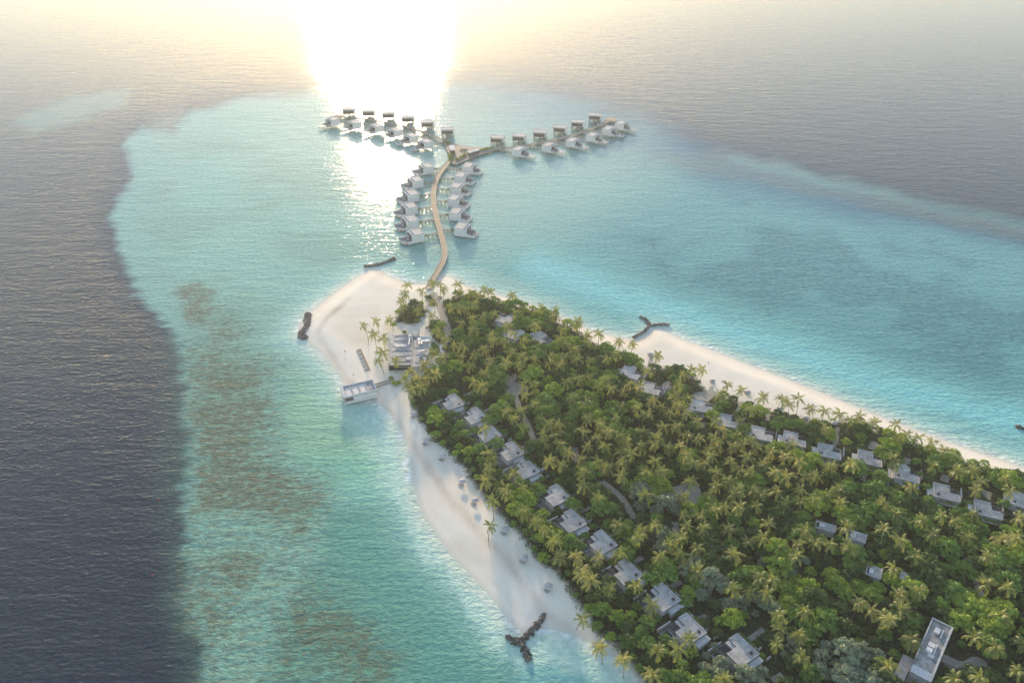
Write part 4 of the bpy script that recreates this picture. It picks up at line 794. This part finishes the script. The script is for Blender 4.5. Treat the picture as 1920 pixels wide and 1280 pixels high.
# ---------------------------------------------------------------- palms
PT = [(740,520,5.82,"140,80 105,175 415,55 295,150 495,75 530,125 690,75 75,250 245,360 430,265 405,410 465,590 595,320 715,160 835,165 885,185 970,140 1050,155 1290,190 720,330 870,290 780,360 845,450 960,430 1100,395 865,580 1060,630 1195,690 1225,540 1300,610 1080,700 540,690 650,740 740,750 970,780 715,870 870,840 430,820 530,870 325,950 450,1050 345,1110 110,1080 180,1040 145,1170 255,1110 285,1200 180,1240 460,1060 1400,690 1545,520 1320,380 1600,330 1755,350 1745,420 1290,820 1395,850 1220,920 1350,950 1520,900 1040,910 820,960 950,1180 870,1140 980,1040 1720,850 1700,930 1800,960 1410,1160 1520,1190 1840,570 1800,680 730,500"),
(1000,560,5.82,"110,85 240,120 240,190 490,240 480,290 370,330 715,380 590,390 930,470 1080,490 45,290 290,450 370,500 600,510 450,560 230,610 200,700 290,740 330,640 480,660 620,670 810,650 900,600 1240,790 1360,620 1730,760 1630,830 1840,770 490,870 610,860 370,900 720,930 850,970 800,870 980,1010 1060,920 1160,960 1590,940 440,1090 580,1130 950,1180 1130,1190 20,1150 1300,1110 1390,1180 1540,1080 1680,1090"),
(900,700,5.82,"30,140 480,120 590,150 490,230 580,330 300,410 450,400 370,500 470,570 670,490 760,540 850,560 1050,260 1160,330 690,650 820,680 690,750 880,770 1140,650 1280,700 1400,630 1175,500 1310,560 1490,480 1560,350 1720,370 1830,450 1780,640 1520,680 1590,750 1370,800 1180,800 970,860 1110,930 750,960 880,990 1290,950 1380,1030 1120,1060 1540,860 1650,870 1750,800 1540,980 1540,1110 1810,1080 50,600 130,930 90,870 100,1040 370,1090 60,1160 200,1200 1130,1220"),
(1160,720,5.82,"50,60 180,20 40,240 200,250 400,200 440,260 330,180 560,310 640,230 310,330 740,320 860,400 750,160 660,40 1190,10 1340,60 1570,140 1780,160 1850,220 1060,400 1350,390 1440,270 1100,120 1300,540 1140,500 280,530 420,590 240,690 90,630 140,760 540,690 680,670 390,660 740,780 640,450 750,560 870,590 1040,580 980,720 1060,660 1000,780 950,860 820,860 400,840 300,980 450,960 30,1000 30,850 1220,860 1240,680 1350,650 1450,600 1400,790 1520,700 1660,740 1570,870 1700,960 1820,790 1330,930 1440,960 1060,960 780,1060 1060,1100 1180,1050 1310,1160 720,1230 1560,1190 1720,1170 1840,1010 990,1210 490,460"),
(1060,860,5.82,"180,150 370,30 430,130 600,170 610,50 870,160 980,50 1060,130 1400,60 1530,80 1640,160 1790,50 1350,250 1650,290 1770,240 210,330 360,420 880,400 1300,430 1560,420 1640,550 1290,620 1470,620 1330,740 1510,760 1780,770 820,790 980,720 580,720 1140,930 1030,1060 1260,1050 1260,860 1430,980 110,1060 370,1070 590,1040 180,1200 1430,1220 1740,530 1840,400"),
(1340,860,5.82,"160,60 370,20 520,50 290,120 390,180 660,150 820,170 920,30 1000,190 1110,200 1260,80 1490,60 120,230 270,350 430,350 540,410 680,370 940,330 1210,390 1360,320 1390,470 1100,440 940,460 770,480 270,520 110,510 20,540 460,510 150,780 590,710 370,900 530,860 920,920 1100,910 1260,930 990,780 1440,740 1470,960 220,1040 900,1060 720,940 1830,480 1850,760"),
(1600,860,5.82,"330,460 460,590 740,660 870,820 340,760 520,890 680,1060 440,1190 970,620 1110,660 1300,600 1250,860 880,70 640,310 1130,130 1300,120 1340,330 1390,240 1670,210 1710,350 1820,640 1450,1060 1620,880 1780,850 460,60"),
(1340,1040,5.334,"450,230 580,240 180,330 360,380 530,390 640,600 900,560 660,750 840,800 620,890 1440,470 1570,550 870,1030 90,1240 1690,620 220,30"),
(1560,1040,5.333,"620,170 870,360 400,530 260,450 590,640 690,540 790,850 1530,290 1760,320 1430,820 1640,920 1900,880 840,40 1230,1240 1480,1220 1680,610 1850,1160 560,1110 680,400"),
(1080,1000,4.572,"540,30 820,110 730,200 900,190 190,190 370,190 50,360 130,410 290,460 520,440 650,610 1030,310 1330,470 1500,60 1570,390 970,900 870,990 700,1000 60,730 205,980 395,1080 660,1210 1280,1270 1500,510 1020,130 20,200"),
(860,880,5.82,"300,30 270,130 430,150 600,60 370,340 710,190 510,240 710,460 830,570 940,670 1040,780 1090,950 1280,940 350,610 1530,930 1760,920 1340,1110 1440,1190 1360,210 1530,300"),
(1440,680,4,"100,270 185,310 230,265 315,340 425,360 535,385 610,430 685,400 800,450 960,460 1040,540 970,570 1130,560 1230,590 1315,660 940,700 1250,770 430,490 190,610 640,770 1090,950")]
BEACH_P = [((395,195),(455,385)), ((545,140),(578,270)), ((700,130),(745,210)), ((515,290),(555,500)), ((640,350),(650,470)), ((620,520),(625,640)), ((570,620),(640,770)), ((775,610),(790,750)), ((870,-30),(880,158))]
def palm_crown(seed, nf=20, Lf=4.3, dead=0):
    r = random.Random(seed); V = []; Fq = []
    for f in range(nf):
        az = f * 2.39996 + r.uniform(-.25, .25); el = r.choice([.95, .6, .3, .05, -.25]) * r.uniform(.8, 1.15) if f > 4 else r.uniform(.9, 1.35)
        L = Lf * r.uniform(.85, 1.12) * (.85 if el > .9 else 1); p = Vector((0, 0, 0)); seg = 7; pts = []; th = el; w = Vector((math.cos(az), math.sin(az), 0)); side = Vector((-math.sin(az), math.cos(az), 0)); tw = r.uniform(-.25, .25)
        for i in range(seg + 1):
            pts.append(p.copy()); th -= (.13 + .06 * i * .5) * (1.15 - .2 * el); p += (w * math.cos(th) + Vector((0, 0, math.sin(th)))) * (L / seg)
        for i in range(seg):
            a, b = pts[i], pts[i + 1]; dirv = (b - a).normalized(); up = side.cross(dirv).normalized()
            if i == 0: continue
            for h in (0, .5):
                c = a.lerp(b, h); fr = (i + h) / seg; ll = .95 * math.sin(math.pi * min(.97, .16 + fr * .80)) ** .7 * (L / 4.3)
                for sgn in (-1, 1):
                    out = (side * sgn * .86 + dirv * .6 - Vector((0, 0, .45 + .3 * r.random())) + up * tw * sgn).normalized(); wd = dirv * (L / seg * .235)
                    e = c + out * ll * r.uniform(.85, 1.1); k = len(V); V += [tuple(c - wd), tuple(c + wd), tuple(e + wd * .45), tuple(e - wd * .2)]; Fq.append((k, k + 1, k + 2, k + 3))
            k = len(V); sd = side * .05; V += [tuple(a - sd), tuple(a + sd), tuple(b + sd), tuple(b - sd)]; Fq.append((k, k + 1, k + 2, k + 3))
    for q in range(5):
        k = len(V); x, y, z = r.uniform(-.35, .35), r.uniform(-.35, .35), -.25; s = .16
        V += [(x - s, y, z), (x, y - s, z - .1), (x + s, y, z), (x, y + s, z + .15)]; Fq.append((k, k + 1, k + 2, k + 3))
    return np.array(V, np.float32), np.array(Fq, np.int32)
PC = [palm_crown(s, 15 + s % 4, 4.7 + .15 * (s % 3)) for s in range(7)]
PCM = [np_mesh('palm_crown', *PC[i], M['frond']) for i in range(7)] + [np_mesh('palm_crown', *PC[i], M['frondy']) for i in range(7)]
def trunk_mesh(h, lx, ly):
    pts = [(lx * (i / 7) ** 1.7, ly * (i / 7) ** 1.7, h * i / 7 - (.3 if i == 0 else 0)) for i in range(8)]
    return MB().tube(pts, [.26, .17, .15, .14, .13, .13, .12, .12], 6).mesh('palm_trunk', M['trunk'])
TR = []
for h in (8.5, 10.5, 12.5):
    for lx in (.3, 1.4, 2.6): TR.append((h, lx, trunk_mesh(h, lx, 0)))
palms = []
for ox, oy, k, s in PT:
    for w_ in s.split():
        a, b = w_.split(','); palms.append((ox + float(a) / k, oy + float(b) / k))
keep = []
for p in palms:
    if all((p[0] - q[0]) ** 2 + (p[1] - q[1]) ** 2 > (6.0 + p[1] / 260) ** 2 for q in keep): keep.append(p)
palms = keep
PALM = []   # (crown world pos, px, trunk height index, forced base)
for p in palms:
    h = rnd.choice([8.5, 10.5, 10.5, 12.5]); c = W(p[0], p[1], GZ + h); PALM.append([c, p, h, None])
for cr, bs in BEACH_P:
    c0 = (620 + cr[0] / 6.4, 580 + cr[1] / 6.4); b0 = (620 + bs[0] / 6.4, 580 + bs[1] / 6.4); B0 = W(b0[0], b0[1], GZ)
    # crown height from its offset above the base
    best = min((abs(to_px(B0.x, B0.y, GZ + h)[1] - c0[1]), h) for h in np.arange(5, 18, .5)); c = W(c0[0], c0[1], GZ + best[1]); PALM.append([c, c0, float(best[1]), B0])
def near_lm(x, y): return min(range(len(lm)), key=lambda i: (lm[i][0][0] - x) ** 2 + (lm[i][0][1] - y) ** 2)
for (px_, nm) in (((1280, 935), 'the large sandy clearing in the woods'), ((958, 722), 'the forked sand path at the upper woods'), ((1150, 915), 'the diagonal sand path in the woods'), ((803, 541), 'the buggy at the jetty end'),
                  ((1040, 745), 'the middle of the upper grove'), ((1210, 830), 'the middle of the palm grove'), ((1420, 900), 'the right side of the palm grove'), ((1330, 1090), 'the silvery trees in the lower woods'), ((1480, 1060), 'the lower middle of the woods'), ((1530, 1180), 'the bottom centre of the woods'), ((1840, 1100), 'the right edge woodland path')):
    q = W(px_[0], px_[1], GZ); lm.append(((q.x, q.y), nm))
for i, (p, d_) in enumerate(U): q = W(p[0], p[1], GZ); lm.append(((q.x, q.y), f'the {ORD[i]} left beach umbrella'))
for i, (p, d_) in enumerate(U2): q = W(p[0], p[1], GZ); lm.append(((q.x, q.y), f'the {ORD[i]} right beach umbrella'))
RK = ['closest', 'second closest', 'third closest', 'fourth closest', 'fifth closest', 'sixth closest', 'seventh closest', 'eighth closest', 'ninth closest', 'tenth closest'] + [f'{n}th closest' for n in range(11, 60)]
used = {}
def place_label(kind, x, y):
    i = near_lm(x, y); a = to_px(x, y, 6); b = to_px(lm[i][0][0], lm[i][0][1], 2); dx, dy = a[0] - b[0], a[1] - b[1]
    sec = ('right of' if dx > 0 else 'left of') if abs(dx) > abs(dy) else ('below' if dy > 0 else 'above')
    k = (kind, sec, i); used[k] = used.get(k, 0) + 1; return f'{kind}, {RK[used[k] - 1]} {sec} {lm[i][1]}'
def lm_d(x, y): i = near_lm(x, y); return (lm[i][0][0] - x) ** 2 + (lm[i][0][1] - y) ** 2
PALM.sort(key=lambda q: (q[3] is None, -q[1][1])); ind = PALM[:300]; rest = PALM[300:]
ind.sort(key=lambda q: lm_d(q[0].x, q[0].y))
yel = lambda x, y: vnoise(np.array([x]), np.array([y]), 23, 40)[0] * .7 + rnd.random() * .5
TRB = []
for c, p, h, bs in ind:
    ci = rnd.randrange(7); yy = yel(c.x, c.y) > .80; rz = rnd.uniform(0, 6.28)
    if bs is not None:
        v = c - bs; tm = trunk_mesh(h, math.hypot(v.x, v.y), 0); lx = math.hypot(v.x, v.y); rz = math.atan2(v.y, v.x); base = (bs.x, bs.y, gz_at(bs.x, bs.y)); sc = 1.0
    else:
        h_, lx, tm = rnd.choice([t for t in TR if t[0] == h]); sc = 1.0; bx, by = c.x - lx * math.cos(rz), c.y - lx * math.sin(rz); base = (bx, by, GZ - .1)
    r = root('coconut_palm', place_label('yellowish coconut palm' if yy else 'green coconut palm', c.x, c.y), 'palm', base, rz, 'coconut palms of the island')
    ob('trunk', tm, r); cr = ob('crown', PCM[ci + (7 if yy else 0)], r, (lx, 0, h)); cr.rotation_euler = (rnd.uniform(-.15, .15), rnd.uniform(-.15, .15), rnd.uniform(0, 6.28)); q = rnd.uniform(.95, 1.2); cr.scale = (q, q, q)
def rotm(a): c, s = math.cos(a), math.sin(a); return np.array([[c, -s, 0], [s, c, 0], [0, 0, 1]])
for _ in range(900):
    x, y = rnd.uniform(60, 560), rnd.uniform(95, 330); q = to_px(x, y, 10)
    if (q[0] > 1965 or q[1] > 1320) and q[0] < 2300 and sdist(np.array([x]), np.array([y]), FOREST_W)[0] > 2 and all((x - p[0].x) ** 2 + (y - p[0].y) ** 2 > 50 for p in rest): rest.append([Vector((x, y, 0)), q, rnd.choice([8.5, 10.5, 12.5]), None])
if rest:
    Vs = []; Qs = []; n = 0
    for c, p, h, _ in rest:
        V, Q = PC[rnd.randrange(7)]; V = V @ rotm(rnd.uniform(0, 6.28)).T * rnd.uniform(.98, 1.22) + np.array([c.x, c.y, GZ + h]); Vs.append(V); Qs.append(Q + n); n += len(V)
        t = .15; Vs.append(np.array([(c.x + a * t, c.y + b * t, z) for z in (GZ, GZ + h) for a, b in ((-1, -1), (1, -1), (1, 1), (-1, 1))])); Qs.append(np.array([(0, 1, 5, 4), (1, 2, 6, 5), (2, 3, 7, 6), (3, 0, 4, 7)]) + n); n += 8
    tag(ob('distant_palms', np_mesh('distant_palms', np.concatenate(Vs), np.concatenate(Qs), M['frond'])), 'remaining far coconut palms behind the restaurant and upper grove', 'palms', None, 'stuff')
# ---------------------------------------------------------------- broadleaf trees
def tree_crown(seed, R0, n, size, H=3.0):
    g = np.random.default_rng(seed); k = 24; a = np.arange(k) * 2.4 + g.uniform(-.3, .3, k); rr = R0 * np.sqrt((np.arange(k) + .5) / k) * .86
    c = np.stack([np.cos(a) * rr, np.sin(a) * rr, H * (1 - (rr / R0) ** 2) * g.uniform(.35, 1.25, k) + g.uniform(-.5, .5, k)], 1); rd = np.stack([R0 * g.uniform(.14, .30, k)] * 2 + [R0 * g.uniform(.12, .24, k)], 1)
    return leaf_cloud(c, rd, n, size, 1.1, .15, g)
SP = {'A': ('leafA', 'green broadleaf tree'), 'B': ('leafB', 'dark green broadleaf tree'), 'C': ('leafC', 'bright green broadleaf tree'), 'D': ('leafD', 'silvery green tree')}
TC = [tree_crown(s, 5.2, 2300, .44, 2.6 + .4 * (s % 3)) for s in range(6)]
TCM = {k: [np_mesh('tree_crown', *TC[i], M[v[0]]) for i in range(6)] for k, v in SP.items()}
def ttrunk():
    mb = MB().tube([(0, 0, -.2), (.1, 0, 2.2), (0, .1, 4.2)], [.32, .24, .18], 6)
    for a in range(5): mb.tube([(0, 0, 2.6 + .2 * a), (1.4 * math.cos(a * 1.26), 1.4 * math.sin(a * 1.26), 4.0), (2.8 * math.cos(a * 1.26), 2.8 * math.sin(a * 1.26), 5.0)], [.14, .10, .05], 5)
    return mb.mesh('tree_trunk', M['bark'])
TT = ttrunk()
path_w = [([W2(a, 1.7) for a in p], w) for p, w in PATHS]; clear_w = [[W2(a, 1.7) for a in p] for p in CLEAR + LAWN]
allp = FOREST_W + [p for c in CLUMPS_W for p in c]; mnx, mxx = min(p[0] for p in allp), max(p[0] for p in allp); mny, mxy = min(p[1] for p in allp), max(p[1] for p in allp)
CX = rng.uniform(mnx, mxx, 60000); CY = rng.uniform(mny, mxy, 60000)
fd = veg_d(CX, CY); ok = fd > .9
PX, PY = to_px(CX, CY, 5); ok &= (PX > 700) & (PX < 2250) & (PY > 520) & (PY < 1420)
for x, y, rr in EXC: ok &= (CX - x) ** 2 + (CY - y) ** 2 > (rr - .5) ** 2
for p, w in path_w: ok &= seg_dist(CX, CY, p, False) > w / 2 + 2.4
for p in clear_w: ok &= sdist(CX, CY, p) < -2.2
CX, CY = CX[ok], CY[ok]; TREES = []; cell = {}
for x, y in zip(CX, CY):
    i, j = int(x // 8), int(y // 8)
    near = [q for a in (-1, 0, 1) for b in (-1, 0, 1) for q in cell.get((i + a, j + b), [])]
    if all((x - q[0]) ** 2 + (y - q[1]) ** 2 > 5.0 ** 2 for q in near): cell.setdefault((i, j), []).append((x, y)); TREES.append((x, y))
T2 = []
SIL = [W2(p, GZ) for p in ((1330,1105), (1300,1080), (1360,1120), (1430,1140), (1220,948), (1245,962), (1560,1250), (1640,1265), (1500,1240), (1345,1245), (1400,1260), (1250,1020), (1490,1055), (1450,1080))]
for x, y in TREES:
    f = float(veg_d(np.array([x]), np.array([y]))[0]); v = vnoise(np.array([x]), np.array([y]), 15, 77)[0] + rnd.uniform(-.25, .25)
    k = 'A' if v < .45 else 'B' if v < .68 else 'C'
    if f < 9 and rnd.random() < .6 and (x > 60 or f < 4): k = 'C'
    if min((x - a) ** 2 + (y - b) ** 2 for a, b in SIL) < 60 and rnd.random() < .8: k = 'D'
    pn = sum((x - q[0].x) ** 2 + (y - q[0].y - 0) ** 2 < 49 for q in PALM)
    if pn >= 2 and k != 'D': k = 'B' if rnd.random() < .65 else 'A'  # trees among palms mostly get dark leaves: shade under the palms put into colour
    dmin = min(math.hypot(x - a, y - b) - r_ for a, b, r_ in EXC); sc = rnd.choice([.55, .7, .8, .95, 1.2]) * (.50 if f < 2.5 else .66 if f < 4.5 else .85 if f < 7 else 1) * (.72 if dmin < 3 else 1) * (.7 if pn >= 2 else 1); T2.append((x, y, k, sc))
T2.sort(key=lambda q: math.hypot(q[0] * .7, q[1])); vis = lambda q: to_px(q[0], q[1], 5)[0] < 1950 and to_px(q[0], q[1], 5)[1] < 1310
T2.sort(key=lambda q: not vis(q)); inT, reT = T2[:300], T2[300:]; inT.sort(key=lambda q: lm_d(q[0], q[1]))
for x, y, k, sc in inT:
    r = root('broadleaf_tree', place_label(SP[k][1], x, y), 'tree', (x, y, GZ - .1), rnd.uniform(0, 6.28), 'broadleaf trees of the island'); r.scale = (sc, sc, sc * rnd.uniform(.85, 1.15)); ob('trunk', TT, r); ob('crown', rnd.choice(TCM[k]), r, (0, 0, 3.9))
for kk in 'ABCD':
    Vs = []; Qs = []; n = 0
    for x, y, k, sc in reT:
        if k != kk: continue
        V, Q = TC[rnd.randrange(6)]; sel = rng.permutation(len(Q))[:1700]; V = V.reshape(-1, 4, 3)[sel].reshape(-1, 3) @ rotm(rnd.uniform(0, 6.28)).T * sc + np.array([x, y, GZ + 3.9 * sc]); Vs.append(V); Qs.append(np.arange(len(V)).reshape(-1, 4) + n); n += len(V)
    if Vs: tag(ob('distant_canopy', np_mesh('distant_canopy', np.concatenate(Vs), np.concatenate(Qs), M[SP[kk][0]])), f'far part of the woodland canopy made of {SP[kk][1]}s', 'canopy', None, 'stuff')
# low growth between the trees
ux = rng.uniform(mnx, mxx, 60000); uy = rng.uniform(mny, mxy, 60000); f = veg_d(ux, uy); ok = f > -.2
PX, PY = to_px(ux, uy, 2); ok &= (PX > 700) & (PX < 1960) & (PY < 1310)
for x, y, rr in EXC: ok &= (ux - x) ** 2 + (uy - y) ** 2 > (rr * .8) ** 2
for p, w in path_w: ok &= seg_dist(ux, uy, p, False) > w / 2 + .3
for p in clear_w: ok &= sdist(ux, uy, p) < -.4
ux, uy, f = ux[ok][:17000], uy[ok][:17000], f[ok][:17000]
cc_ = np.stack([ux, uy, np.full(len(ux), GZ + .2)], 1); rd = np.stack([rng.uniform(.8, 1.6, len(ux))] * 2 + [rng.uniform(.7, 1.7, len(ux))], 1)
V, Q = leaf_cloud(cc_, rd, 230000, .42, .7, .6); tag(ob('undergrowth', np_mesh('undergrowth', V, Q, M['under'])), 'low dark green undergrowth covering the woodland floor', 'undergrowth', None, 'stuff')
# clipped round shrubs near the restaurant
for (x, y), rr, lab in (((738,617), 2.2, 'round clipped tree beside the restaurant roof'), ((758,622), 1.6, 'dark shrub behind the restaurant'), ((733,708), 1.5, 'small green bush beside the short pale boardwalk'), ((740,717), 2.3, 'wide green bush at the end of the short pale boardwalk'), ((747,716), 1.8, 'low green bush right of the short pale boardwalk end')):
    c = W(x, y, GZ + 1); g_ = np.random.default_rng(int(x)); hh = 3.2 if rr == 2.2 else .2; k = 7; ct = np.stack([g_.uniform(-.5, .5, k) * rr, g_.uniform(-.5, .5, k) * rr, np.full(k, rr * .4)], 1)
    r = root('shrub', lab, 'shrub', (c.x, c.y, gz_at(c.x, c.y))); V, Q = leaf_cloud(ct, np.tile([rr * .6, rr * .6, rr * .45], (k, 1)), 700, .3, .9, .5, g_)
    ob('foliage', np_mesh('shrub_foliage', V, Q, M['leafC' if rr != 1.6 else 'leafA']), r, (0, 0, hh)); ob('stem', MB().tube([(0, 0, -.1), (0, 0, hh + .8)], [.12, .08], 6).mesh('stem', M['bark']), r)
print('palms', len(PALM), 'trees', len(T2))

hb = MB().box(-1700, 1700, -60, 2600, -9, 300).mesh('haze', None); hb.materials.clear()
m = bpy.data.materials.new('haze_air'); m.use_nodes = True; t = m.node_tree; t.nodes.clear(); o_ = t.nodes.new('ShaderNodeOutputMaterial')
pv = t.nodes.new('ShaderNodeVolumePrincipled'); pv.inputs['Color'].default_value = (1, .98, .95, 1); pv.inputs['Density'].default_value = .00008; pv.inputs['Anisotropy'].default_value = .35
t.links.new(pv.outputs[0], o_.inputs['Volume']); hb.materials.append(m); tag(ob('haze', hb), kind='stuff')
